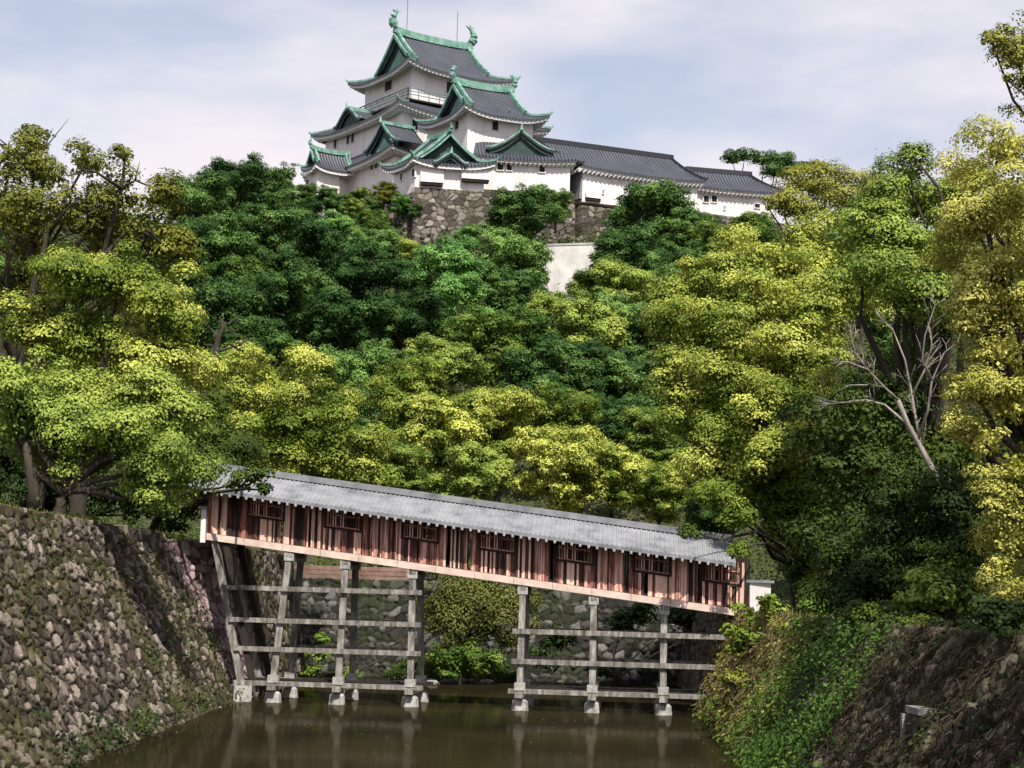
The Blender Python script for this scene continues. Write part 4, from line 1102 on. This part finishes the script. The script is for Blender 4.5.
# ------------------------------------------------------------ left bank
gl_ = LWZ-.2
px_tree('broadleaf_tree', 'tall olive tree with exposed boughs at the upper left edge', 'tree',
 [(12,160,34),(45,172,30,2),(85,165,22,1),(20,215,40),(70,212,36,2),(120,200,30,1),(158,200,24,1),(110,235,40,3),(160,240,34,1),(40,255,42,3),(150,275,34,2),(185,250,22),(5,290,36,2),(80,270,36,4),(125,155,13),(30,140,16,1)],
 80, (-24, 82, gl_), 0.156, 'leaf_olive', 201, .5, twigs=3, clump=.6, lai=1.7)
px_tree('broadleaf_tree', 'yellow green tree with layered crown in the middle of the left bank', 'tree',
 [(70,285,40),(120,282,38,1),(160,300,34),(165,335,38),(110,330,44,2),(55,335,40,1),(190,375,32,2),(145,375,40),(85,380,44,1),(25,330,34,1)],
 72, (-17.6, 73, gl_), 0.131, 'leaf_yellow', 202, .42, clump=.6, jag=1.4)
px_tree('broadleaf_tree', 'green tree with forked trunk standing on top of the left moat wall', 'tree',
 [(18,380,38),(8,425,36),(62,420,44,1),(112,425,42),(150,440,42),(95,462,36,1),(175,475,34),(135,480,32),(165,505,24),(190,430,34,1),(150,405,34,1),(45,455,30,2)],
 67, (-17.0, 66.5, gl_), 0.123, 'leaf_mid', 203, .3, clump=.55, jag=1.4)
px_tree('broadleaf_tree', 'dark drooping tree over the upper left end of the bridge', 'tree',
 [(205,420,34,5),(230,445,34,4),(200,470,34,5),(188,508,24,6),(210,500,22,6),(236,484,15,-5),(252,478,14,-5),(218,470,26,4),(264,490,8,-5),(170,525,14,6)],
 82, (-17.0, 83, gl_), 0.139, 'leaf_shade', 204, .3, clump=.6)
px_tree('broadleaf_tree', 'bright yellow green tree sloping down behind the left part of the bridge roof', 'tree',
 [(245,372,34),(285,385,36),(320,415,36,1),(345,445,34),(262,425,44),(305,450,40),(345,475,26),(375,478,20),(270,470,30),(228,400,34,1)],
 97, (-17, 99, 7), 0.148, 'leaf_yellow', 205, .32, clump=.75)
px_tree('broadleaf_tree', 'shaded undergrowth tree behind the forked trunk on the left bank', 'tree',
 [(15,480,30),(60,485,30,1),(105,492,28),(150,502,26),(45,505,20,2),(90,508,18),(130,515,14),(0,460,30)], 82, (-22, 84, gl_), 0.148, 'leaf_shade', 206, .2, clump=.6)
# fork of the tree on the wall
t_ = empty('leaning_tree', at(36, 507, 66.8), 'dark leaning twin trunk rising from the grass at the left wall top', 'tree')
mb = MB(); b0 = at(33, 510, 66.6)
mb.tube([b0, at(34, 490, 66.6), at(29, 465, 66.8), at(24, 430, 67)], [.26, .2, .17, .12]); mb.tube([b0+Vector((.15,.1,0)), at(42, 488, 67), at(48, 460, 67.2), at(60, 430, 67.5)], [.22, .17, .14, .1]); mb.build('trunk', M['bark'], t_, True)
V, Q_ = leaf_cloud([(at(24, 425, 67), (1, 1, .7)), (at(62, 425, 67.5), (1.1, 1.1, .7))], .19, 9); link('crown', fast_mesh('crown', V, Q_, M['leaf_mid']), t_)
# bare snag
sn = empty('bare_snag', at(205, 400, 88), 'dark bare snag with broken twigs among the left trees', 'dead tree')
mb = MB(); rnd = random.Random(3); top = at(226, 322, 88)
mb.tube([at(203, 420, 88), at(206, 385, 88), at(216, 350, 88), at(219, 335, 88), top], [.3, .24, .17, .12, .04])
for a, b_ in (((216,352),(240,345)),((240,345),(248,338)),((218,340),(208,326)),((221,332),(238,330)),((217,348),(204,344)),((222,328),(219,316)),((230,344),(240,352)),((228,325),(236,318))):
    mb.tube([at(*a, 88), at((a[0]+b_[0])/2+rnd.uniform(-2,2), (a[1]+b_[1])/2+rnd.uniform(-2,2), 88.3), at(*b_, 88.6)], [.09, .06, .02], 5)
mb.build('trunk', M['bark'], sn, True)

# ------------------------------------------------------------ right bank
gr_ = ground(14, 75)
px_tree('maple_tree', 'big bright yellow green maple filling the slope right of the castle', 'tree',
 [(705,285,40,2),(745,262,36,3),(790,262,40,3),(835,262,40,3),(690,330,38),(730,312,40),(775,305,44),(820,305,42),(685,375,38,-1),(728,360,44,-2),(772,355,46,-2),(815,350,40,-1),(700,420,38,-1),(745,410,44,-3),(790,400,44,-3),(715,465,34,-2),(755,460,40,-4),(795,455,38,-4),(860,300,40,3),(665,310,22,1)],
 88, (14.5, 88, ground(14.5, 88)), 0.148, 'leaf_yellow', 301, .5, clump=.66, jag=1.5)
px_tree('broadleaf_tree', 'tree hanging its boughs over the lower right end of the covered bridge', 'tree',
 [(712,500,20,-5),(692,532,10,-8),(735,490,30),(772,488,36),(738,520,17,-6),(770,535,26),(735,552,10,-8),(795,535,34,1),(820,505,40,1),(805,565,28),(845,540,38,-1),(850,590,32,-3),(825,600,24,-3),(790,500,34),(840,470,36,1)],
 85, (15, 87, ground(15, 87)), 0.131, 'leaf_yellow', 302, .3, clump=.55)
px_tree('broadleaf_tree', 'tree on the skyline right of the lowest castle gallery', 'tree',
 [(812,184,24),(838,192,32,-2),(800,208,24,-2),(862,205,30),(768,207,9,-3),(784,203,12,-3),(822,168,10,1),(798,182,12,2)],
 160, (28, 162, 24), 0.213, 'leaf_olive', 303, .45, clump=.9, twigs=1, jag=1.6, lai=1.9)
px_tree('pine_tree', 'thin dark pine behind the right end of the castle', 'tree',
 [(732,160,11,2),(745,156,12),(762,160,15,1),(782,163,15,2),(795,172,14),(808,168,10,1),(775,172,14)], 226, (29, 226, 40), 0.246, 'leaf_deep', 304, .35, clump=.6, squash=.5)
px_tree('broadleaf_tree', 'pale green tree at the upper right with feathery top against the sky', 'tree',
 [(905,178,26),(912,155,14,-1),(885,205,30),(925,205,34,1),(870,235,34,-1),(905,245,38,-1),(950,215,34),(860,270,30,-2),(940,250,36,-1),(895,285,36,-2),(925,300,34,-2),(965,190,26,1)],
 78, (18.5, 80, ground(18.5, 80)), 0.139, 'leaf_mid', 305, .42, clump=.65, jag=1.7)
px_tree('broadleaf_tree', 'dark shaded tree in the hollow behind the bare grey tree', 'tree',
 [(840,430,44),(880,400,44,3),(900,450,50,2),(850,490,46),(905,510,50,1),(960,470,44,2),(830,540,36,-1),(875,560,40),(930,570,40,1),(970,530,36,2),(985,450,40,3)],
 76, (17, 78, ground(17, 78)), 0.180, 'leaf_shade', 306, .45, clump=.75, lai=1.9)
px_tree('maple_tree', 'golden ochre maple leaning in from the right edge', 'tree',
 [(1000,150,34),(965,175,28,1),(1015,200,38),(975,225,32),(1010,260,36),(955,262,24,1),(985,300,32),(1022,310,34),(965,325,18),(1000,352,32),(970,390,26),(1010,405,36),(958,425,16),(985,440,26),(1018,470,34),(995,500,20),(1015,540,32),(1000,575,18),(1018,610,30),(1005,640,16),(1035,370,40,2),(1040,560,40,2),(1040,240,45,3)],
 46, (15.5, 48, ground(15.5, 48)), 0.086, 'leaf_gold', 307, .34, clump=.38, jag=1.5, squash=.8, lai=2.4)
px_tree('broadleaf_tree', 'dark leafed tree of which one bough reaches in at the top right corner', 'tree',
 [(1005,42,18),(1022,30,24,1),(1018,62,16),(1030,85,16),(1008,80,6),(1035,50,30,2),(990,38,8),(1045,110,30,3),(1230,150,150,-8),(1330,220,170,-14),(1185,230,110,-4),(1260,50,150,-8),(1180,330,90,-3),(1300,360,130,-10)],  # big lobes past the right edge are unseen, added to shade the moat wall
 40, (19.2, 41, ground(19.2, 41)),   0.082, 'leaf_olive', 308, .14, clump=.33, lai=1.6, jag=1.6)
px_tree('broadleaf_tree', 'dark low tree in front of the bare grey tree trunk', 'tree',
 [(850,560,30,2),(835,590,26,3),(905,620,22),(945,618,22),(870,625,22,2),(900,500,30),(940,505,32,-1),(870,540,32,1),(915,545,36),(955,550,32,-1),(885,585,30),(930,585,28,-1),(975,500,28),(985,560,30,-1),(860,595,26)],
 54, (13.5, 56, gr_), 0.115, 'leaf_shade', 309, .25, clump=.5, lai=2.2)
# bare grey tree
bt = empty('bare_tree', atz(955, 600, 4.2), 'leafless pale grey tree with spreading branches in front of the dark hollow', 'dead tree')
mb = MB(); Yb = 58; tb = lambda x, y, dy=0: at(x, y, Yb+dy)
rb_ = random.Random(12)
def br_line(pts, r0, r1):
    P_ = [tb(x, y, dy) for x, y, dy in pts]; mb.tube(P_, [r0+(r1-r0)*i/(len(P_)-1) for i in range(len(P_))], 6)
    return P_
B1_ = br_line([(958,600,0),(952,540,0),(938,480,0),(922,450,0),(908,425,0),(898,400,-.3)],   .12, .075)
br_line([(922,450,0),(915,415,.3),(912,395,.5),(905,360,.6),(893,330,.8),(882,318,1)], 0.061, 0.0101)
br_line([(912,395,.5),(925,370,.6),(932,345,.3),(928,322,.4)], 0.050, 0.0108)
br_line([(898,400,-.3),(885,388,-.6),(868,370,-.8),(855,352,-.8),(850,330,-1)], 0.047, 0.0086)
br_line([(868,370,-.8),(848,362,-1.2),(835,362,-1.4),(826,350,-1.5)], 0.036, 0.0072)
br_line([(908,425,0),(885,405,.6),(866,400,1),(842,403,1.2),(818,406,1.3)], 0.050, 0.0086)
br_line([(918,440,0),(928,410,-.5),(932,380,-.6),(945,352,-.8),(958,342,-1),(962,325,-1)], 0.050, 0.0086)
br_line([(932,380,-.6),(922,360,-.8),(925,335,-.9),(935,305,-1),(930,298,-1)], 0.043, 0.0086)
br_line([(868,385,-.6),(850,385,-.8),(835,392,-.9)], 0.022, 0.0072)
BR_ = [[(922,450,0),(915,415,.3),(912,395,.5),(905,360,.6),(893,330,.8),(882,318,1)],[(912,395,.5),(925,370,.6),(932,345,.3),(928,322,.4)],[(898,400,-.3),(885,388,-.6),(868,370,-.8),(855,352,-.8),(850,330,-1)],
 [(868,370,-.8),(848,362,-1.2),(835,362,-1.4),(826,350,-1.5)],[(885,405,.6),(866,400,1),(842,403,1.2),(818,406,1.3)],[(928,410,-.5),(932,380,-.6),(945,352,-.8),(958,342,-1),(962,325,-1)],[(932,380,-.6),(922,360,-.8),(925,335,-.9),(935,305,-1),(930,298,-1)]]
for _ in range(80):
    ln = rb_.choice(BR_); k = rb_.randint(1, len(ln)-1); f = rb_.random(); a, b = ln[k-1], ln[k]
    s0 = tuple(a[q]+(b[q]-a[q])*f for q in range(3)); dx, dy_ = (b[0]-a[0])*.5+rb_.uniform(-14, 14), (b[1]-a[1])*.5+rb_.uniform(-14, 6); dd = rb_.uniform(-.5, .5)
    md = (s0[0]+dx*.5+rb_.uniform(-3,3), s0[1]+dy_*.5+rb_.uniform(-2,2), s0[2]+dd*.5)
    br_line([s0, md, (s0[0]+dx, s0[1]+dy_, s0[2]+dd)], .014, .005)
    br_line([md, (md[0]+dx*.4+rb_.uniform(-7,7), md[1]+rb_.uniform(-11,1), md[2]+dd)], .011, .004)
mb.build('trunk', M['deadwood'], bt, True)

# ------------------------------------------------------------ shrubs, ivy, banks
def shrub(name, label, cat, lobes, Y0, leaf, mat, seed, group=None, stem=True, **kw):
    L = []
    for l in lobes:
        Y = Y0+(l[3] if len(l) > 3 else 0); c = at(l[0], l[1], Y); rr = l[2]*mpp(Y); L.append((c, (rr, rr, rr*.85)))
    cen = sum((c for c, _ in L), Vector((0, 0, 0)))/len(L); lo = min(c.z-r_[2] for c, r_ in L)
    root = empty(name, (cen.x, cen.y, lo), label, cat, group)
    mb = MB(); rnd = random.Random(seed); limbs(mb, (cen.x, cen.y, lo-.3), (cen.x, cen.y, lo*.6+cen.z*.4), [c for c, _ in L], .08, rnd); mb.build('stem', M['bark'], root)
    link('foliage', crown_mesh('foliage', L, leaf, mat, seed, **kw), root); return root
shrub('bush', 'bright yellow green bush at the lower right end of the bridge', 'bush', [(750,618,16),(770,612,14,1),(742,632,14),(775,628,14,1),(758,640,14),(738,648,10),(765,603,9)], 68, .17, 'leaf_yellow', 401, clump=.4)
def bank_strip(name, label, cat, Yr, zr_, n, leaf, mat, seed, kind=None, lift=.15, nrm=(-.75,-.2,.6), asp=.62, hang=False):
    """leaves growing on the face of the right moat wall"""
    r = np.random.default_rng(seed); y = r.uniform(*Yr, n); z = r.uniform(*zr_, n)
    keep_ = np.sin(y*1.7+seed)+np.sin(z*2.1+y*.6)+r.normal(size=n)*.5 > -.35; y, z = y[keep_], z[keep_]; n = len(y)
    x = rwx(y, z)-np.abs(r.normal(size=n))*lift-.12
    P = np.stack([x, y, z+r.normal(size=n)*.05], -1); Nn = np.array(nrm)+r.normal(size=(n, 3))*.5
    V, Q_ = leaf_quads(P, Nn, leaf*r.uniform(.6, 1.4, n), r, asp)
    o = link(name, fast_mesh(name, V, Q_, M[mat])); return tag(o, label, cat, kind=kind)
bank_strip('ivy', 'curtain of bright ivy hanging down the right moat wall near the bridge', 'ivy', (45.5, 61), (.1, 4.5), 20000, .11, 'leaf_ivy', 501, lift=.4)
def hanging(name, label, cat, Yr, zr_, n, L, wd, mat, seed, lift=.2, thr=-.6):
    r = np.random.default_rng(seed); y = r.uniform(*Yr, n); z = r.uniform(*zr_, n)
    k_ = np.sin(y*2.3+seed)+np.sin(z*1.7+y*.9)+r.normal(size=n)*.7 > thr; y, z = y[k_], z[k_]; n = len(y)
    P = np.stack([rwx(y, z)-np.abs(r.normal(size=n))*lift-.1, y, z], -1)
    T = np.array([-.35, 0, -.9])+r.normal(size=(n, 3))*.5; T /= np.linalg.norm(T, axis=1)[:, None]
    Bt = np.cross(T, r.normal(size=(n, 3))); Bt /= np.linalg.norm(Bt, axis=1)[:, None]; S = (L*r.uniform(.4, 1.5, n))[:, None]
    bend = np.stack([-r.uniform(0, .25, n), np.zeros(n), np.zeros(n)], -1)*S
    V = np.stack([P-T*S*.5-Bt*wd*.4, P-T*S*.5+Bt*wd*.4, P+T*S*.5+bend+Bt*wd*.5, P+T*S*.5+bend-Bt*wd*.5], 1).reshape(-1, 3)
    return tag(link(name, fast_mesh(name, V, np.arange(len(V)).reshape(-1, 4), M[mat])), label, cat, kind='stuff')
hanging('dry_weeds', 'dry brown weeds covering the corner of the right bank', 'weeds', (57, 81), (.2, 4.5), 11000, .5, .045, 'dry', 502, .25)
bank_strip('wall_creeper', 'olive creeper among the dry weeds of the right bank', 'creeper', (56, 81), (.1, 4.5), 11000, .17, 'leaf_olive', 507, 'stuff', .25)
bank_strip('wall_weeds', 'yellow green weeds along the foot of the right bank', 'weeds', (44, 81), (-.1, 1.1), 5000, .17, 'leaf_mid', 503, 'stuff', .35)
shrub('bush', 'dense ivy bush bulging over the top of the right moat wall', 'bush', [(820,610,22),(845,600,22,-1),(822,640,22,-2),(842,640,20,-3),(835,675,22,-4),(850,690,16,-6),(815,690,18,-4),(838,715,16,-9),(824,742,16,-12),(848,752,14,-13),(806,720,13,-8)], 62, .17, 'leaf_ivy', 402, clump=.5)
shrub('bush', 'leafy green bush at the foot of the right wall', 'bush', [(790,680,16),(775,700,13,-2),(795,715,16,-6),(800,740,16,-9),(822,752,18,-12),(770,690,12)], 62, .17, 'leaf_olive', 403, clump=.4)
for k, (x, y, rr, m_, lb) in enumerate(((752,668,10,'dry','tuft of dry stalks on the right bank below the bright bush'),(772,662,12,'leaf_olive','olive tuft in the middle of the dry weeds of the right bank'),(748,692,10,'leaf_mid','green tuft at the water edge under the dry stalks'),(788,650,13,'leaf_olive','olive tuft on the bank left of the ivy bush'),(766,688,11,'dry','low dry tuft beside the green tuft at the water edge'),(775,640,11,'dry','dry tuft near the top of the bank right of the bright bush'),(735,676,9,'leaf_olive','small olive tuft leaning over the water beside the trestle'))):
    shrub('bush', lb, 'bush', [(x,y,rr),(x+8,y+6,rr*.7,-.5),(x-7,y+5,rr*.7,.3)], 70-k*.8, .13, m_, 440+k, clump=.3, jag=2.5)
shrub('bush', 'yellowish bush growing from the right wall at the bottom edge', 'bush', [(862,745,18),(885,758,16,-1),(870,768,20,-1),(905,752,12,-1)], 46, .15, 'leaf_olive', 404, clump=.35)
shrub('bush', 'half shaded shrub on the right bank below the golden maple', 'bush', [(930,595,24),(950,575,20,1),(905,600,18,1),(965,605,20),(935,630,18,-1),(915,625,12,-1),(975,580,18)], 52, .16, 'leaf_mid', 405, clump=.4)
shrub('bush', 'fern like tuft on top of the right wall under the half shaded shrub', 'bush', [(925,640,12),(940,645,10)], 49, .14, 'leaf_ivy', 406, clump=.3)
shrub('bush', 'small bush at the bottom right corner on the wall', 'bush', [(1018,745,14),(1008,765,16),(1022,720,9)], 36, .12, 'leaf_olive', 407, clump=.3)
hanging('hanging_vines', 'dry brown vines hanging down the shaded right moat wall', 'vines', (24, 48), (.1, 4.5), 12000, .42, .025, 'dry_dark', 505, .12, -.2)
bank_strip('wall_weeds', 'scattered dark weeds on the right moat wall', 'weeds', (27, 56), (.1, 4.5), 2600, .13, 'leaf_shade', 506, 'stuff', .3)
for k, (x, y, rr, lb) in enumerate(((875,628,22,'dark bush on the right wall top nearest the ivy bush'),(905,640,20,'dark bush spilling over the right wall above the square drain'),(950,645,20,'low dark bush on the right wall top left of the golden leaves'),(985,650,20,'dark bush on the right wall top beneath the golden leaves'),(1018,655,20,'dark bush on the wall top at the right edge'),(1000,622,20,'shaded bush under the lowest golden leaves at the right edge'))):
    shrub('bush', lb, 'bush', [(x,y,rr),(x-14,y-8,rr*.8,1),(x+14,y-6,rr*.8,.5),(x+4,y+8,rr*.6,-.6)], 50-k*3.6, .12, 'leaf_shade', 420+k, clump=.35)
# far shore under the bridge
mb = MB(); r_ = random.Random(8)
rows = []
for j in range(6):
    row = []
    for i in range(13):
        t = i/12; x0 = at(408, 684, 101).x; x1 = at(512, 684, 101).x; x = x0-1.5+(x1-x0+2)*t; y = 100.5+j*1.2+t*3.0+.8*math.sin(i*1.3)*(j == 0)
        row.append((x, y, -.3 if j == 0 else (.2+.28*j)*math.sin(math.pi*min(1, max(0, t*1.1-.05)))**.5+r_.uniform(-.06, .06)))
    rows.append(row)
mb.grid(rows); tag(mb.build('shore_bank', M['soil']), kind='structure')
def rock(c, r, seed):
    g = random.Random(seed); m = MB(); n, h = 9, 5; rows = []
    for j in range(h+1):
        ph = math.pi*j/h
        rows.append([c+Vector((r*1.4*math.sin(ph)*math.cos(6.283*i/n)*g.uniform(.8,1.1), r*math.sin(ph)*math.sin(6.283*i/n)*g.uniform(.8,1.1), r*.6*math.cos(ph)*g.uniform(.85,1.05))) for i in range(n)])
        rows[-1].append(rows[-1][0])
    m.grid(rows); return m
for k, (x, y, rr, lb) in enumerate(((432,683,.3,'small shore rock under the left side of the willow'),(447,682,.32,'second shore rock from the left below the bright shrubs'),(458,681,.42,'broad pale shore rock in the middle below the bright shrubs'),(473,681,.3,'small rounded shore rock right of the broad pale one'),(486,682,.3,'grey shore rock below the right end of the bright shrubs'),(500,677,.5,'flat pale rock at the right tip of the shore'),(420,682,.26,'leftmost small rock of the shore beside the trestle'))):
    tag(rock(atz(x, y, .05), rr, k).build('shore_rock', M['rock']), lb, 'rock', 'rocks along the far shore')
px_tree('willow_tree', 'drooping pale willow like tree behind the bridge at the middle of the moat', 'tree', [(440,600,18),(470,595,22),(500,600,18),(432,625,14,-1),(460,622,20,-1),(492,622,18,-1),(515,606,14),(535,600,12,1),(480,585,18,1),(445,645,10,-1),(505,640,12),(525,630,12,1),(425,605,12)], 101.5, (-2.6, 103, .8), .15, 'leaf_willow', 408, .14, clump=.6, flat=1.3, low=-.9, top=.4, jag=2)
shrub('bush', 'bright green shrub on the far shore under the willow', 'bush', [(432,655,12),(445,668,13),(460,660,14),(475,668,12),(488,665,12),(470,652,10,1),(452,674,8,-.5)], 100, .17, 'leaf_mid', 409, clump=.45)
shrub('bush', 'bush on the far wall seen between the right trestle posts', 'bush', [(540,660,14),(560,640,14,1),(620,625,16,1),(640,615,14,1),(690,618,18,1),(705,640,14),(600,668,12),(575,690,8)], 102, .2, 'leaf_shade', 410, clump=.5)
shrub('bush', 'bush growing at the foot of the left wall behind the bridge trestle', 'bush', [(318,655,10),(312,672,9),(322,640,7),(470,612,4,2),(350,676,8)], 99, .16, 'leaf_mid', 411, clump=.35)
r = np.random.default_rng(93); n = 9000
t = r.random(n); x0 = at(408, 684, 101).x; x1 = at(512, 684, 101).x; x = x0-1.5+(x1-x0+2)*t; y = 101+t*3+r.random(n)*5.5; z = .15+.22*(y-100.5-t*3)*np.sin(np.pi*np.clip(t*1.1-.05, 0, 1))**.5+np.abs(r.normal(size=n))*.15
V, Q_ = leaf_quads(np.stack([x, y, z], -1), np.array([0, -.3, .8])+r.normal(size=(n, 3))*.5, .16*r.uniform(.5, 1.5, n), r)
tag(link('ground_cover', fast_mesh('ground_cover', V, Q_, M['leaf_shade'])), 'low ground cover on the far shore under the willow', 'ground cover', kind='stuff')
# weeds on the left wall and its foot
def wall_weeds(name, label, spots, leaf, mat, seed):
    r = np.random.default_rng(seed); PP = []
    for (y, z, ry, rz, n) in spots:
        yy = y+r.normal(size=n)*ry; zz = z+r.normal(size=n)*rz; ok = zz > .02; yy, zz = yy[ok], zz[ok]
        k = np.clip(zz, 0, LWZ)/LWZ; PP.append(np.stack([LWF-3.7*k**.93+.12+np.abs(r.normal(size=len(yy)))*.3, yy, zz], -1))
    P = np.concatenate(PP); Nn = np.array([.7, -.2, .7])+r.normal(size=P.shape)*.5
    V, Q_ = leaf_quads(P, Nn, leaf*r.uniform(.6, 1.4, len(P)), r)
    return tag(link(name, fast_mesh(name, V, Q_, M[mat])), label, 'weeds', kind='stuff')
rw = random.Random(6)
wall_weeds('wall_weeds', 'green weeds sprouting from the left moat wall', [(rw.uniform(46, 80), rw.uniform(.1, 7.5), .5, .3, 40) for _ in range(26)]+[(rw.uniform(50, 84), .5, .8, .3, 90) for _ in range(16)]+[(80.8, rw.uniform(2, 6.5), .5, .6, 90) for _ in range(5)], .13, 'leaf_shade', 61)
shrub('bush', 'bright green bush at the foot of the left moat wall', 'bush', [(40,735,18),(62,728,12,1),(25,752,14,-2),(60,750,10,0)], 52, .15, 'leaf_ivy', 412, clump=.35)
shrub('bush', 'small yellow bush hanging over the top of the left wall', 'bush', [(88,523,10),(100,530,7,1),(78,520,8,-1)], 69, .16, 'leaf_yellow', 413, clump=.35)
# grass on the wall tops
def grass_strip(name, label, xr, yr, n, seed, mat='grass', h=.35):
    r = np.random.default_rng(seed); x = r.uniform(*xr, n); y = r.uniform(*yr, n); z = ground_np(x, y)
    P = np.stack([x, y, z+h*.4], -1); Nn = r.normal(size=(n, 3))*np.array([1, 1, .25])
    Nn /= np.linalg.norm(Nn, axis=1)[:, None]
    up = np.array([0, 0, 1.])+r.normal(size=(n, 3))*.3; T = up-Nn*(up*Nn).sum(1)[:, None]; T /= np.linalg.norm(T, axis=1)[:, None]
    Bt = np.cross(Nn, T); S = (h*r.uniform(.5, 1.5, n))[:, None]
    V = np.stack([P-T*S*.5-Bt*.03, P-T*S*.5+Bt*.03, P+T*S*.5+Bt*.008, P+T*S*.5-Bt*.008], 1).reshape(-1, 3)
    return tag(link(name, fast_mesh(name, V, np.arange(len(V)).reshape(-1, 4), M[mat])), label, 'grass', kind='stuff')
grass_strip('grass', 'tufts of grass along the top of the left moat wall', (-20, LWX-.1), (45, 90), 9000, 71)
grass_strip('grass', 'grass along the top of the right moat wall', (RWX-.3, 14), (30, 76), 8000, 72)
# low scrub that covers the soil of the hill between the trees
r = np.random.default_rng(91); n = 170000
x = r.uniform(-60, 62, n); y = r.uniform(FWY+1.5, 203, n); z = ground_np(x, y)
P = np.stack([x, y, z+np.abs(r.normal(size=n))*.8], -1)
V, Q_ = leaf_quads(P, np.array([0, -.3, .8])+r.normal(size=(n, 3))*.5, (.2+.0016*(y-100))*r.uniform(.6, 1.6, n), r)
tag(link('undergrowth', fast_mesh('undergrowth', V, Q_, M['leaf_shade'])), 'dark low scrub covering the slope under the trees', 'undergrowth', kind='stuff')

r = np.random.default_rng(97); n = 420
x = r.uniform(-11.5, 8.5, n); y = r.uniform(46, 100, n); k = np.sin(x*.9)+np.sin(y*.35+x*.3)+r.normal(size=n)*.6 > .2; x, y = x[k], y[k]; n = len(x)
V, Q_ = leaf_quads(np.stack([x, y, np.full(n, .012)], -1), np.array([0, 0, 1])+r.normal(size=(n, 3))*.05, .10*r.uniform(.5, 1.4, n), r)
tag(link('floating_leaves', fast_mesh('floating_leaves', V, Q_, M['dry'])), 'fallen leaves floating on the brown moat water', 'leaves', kind='stuff')
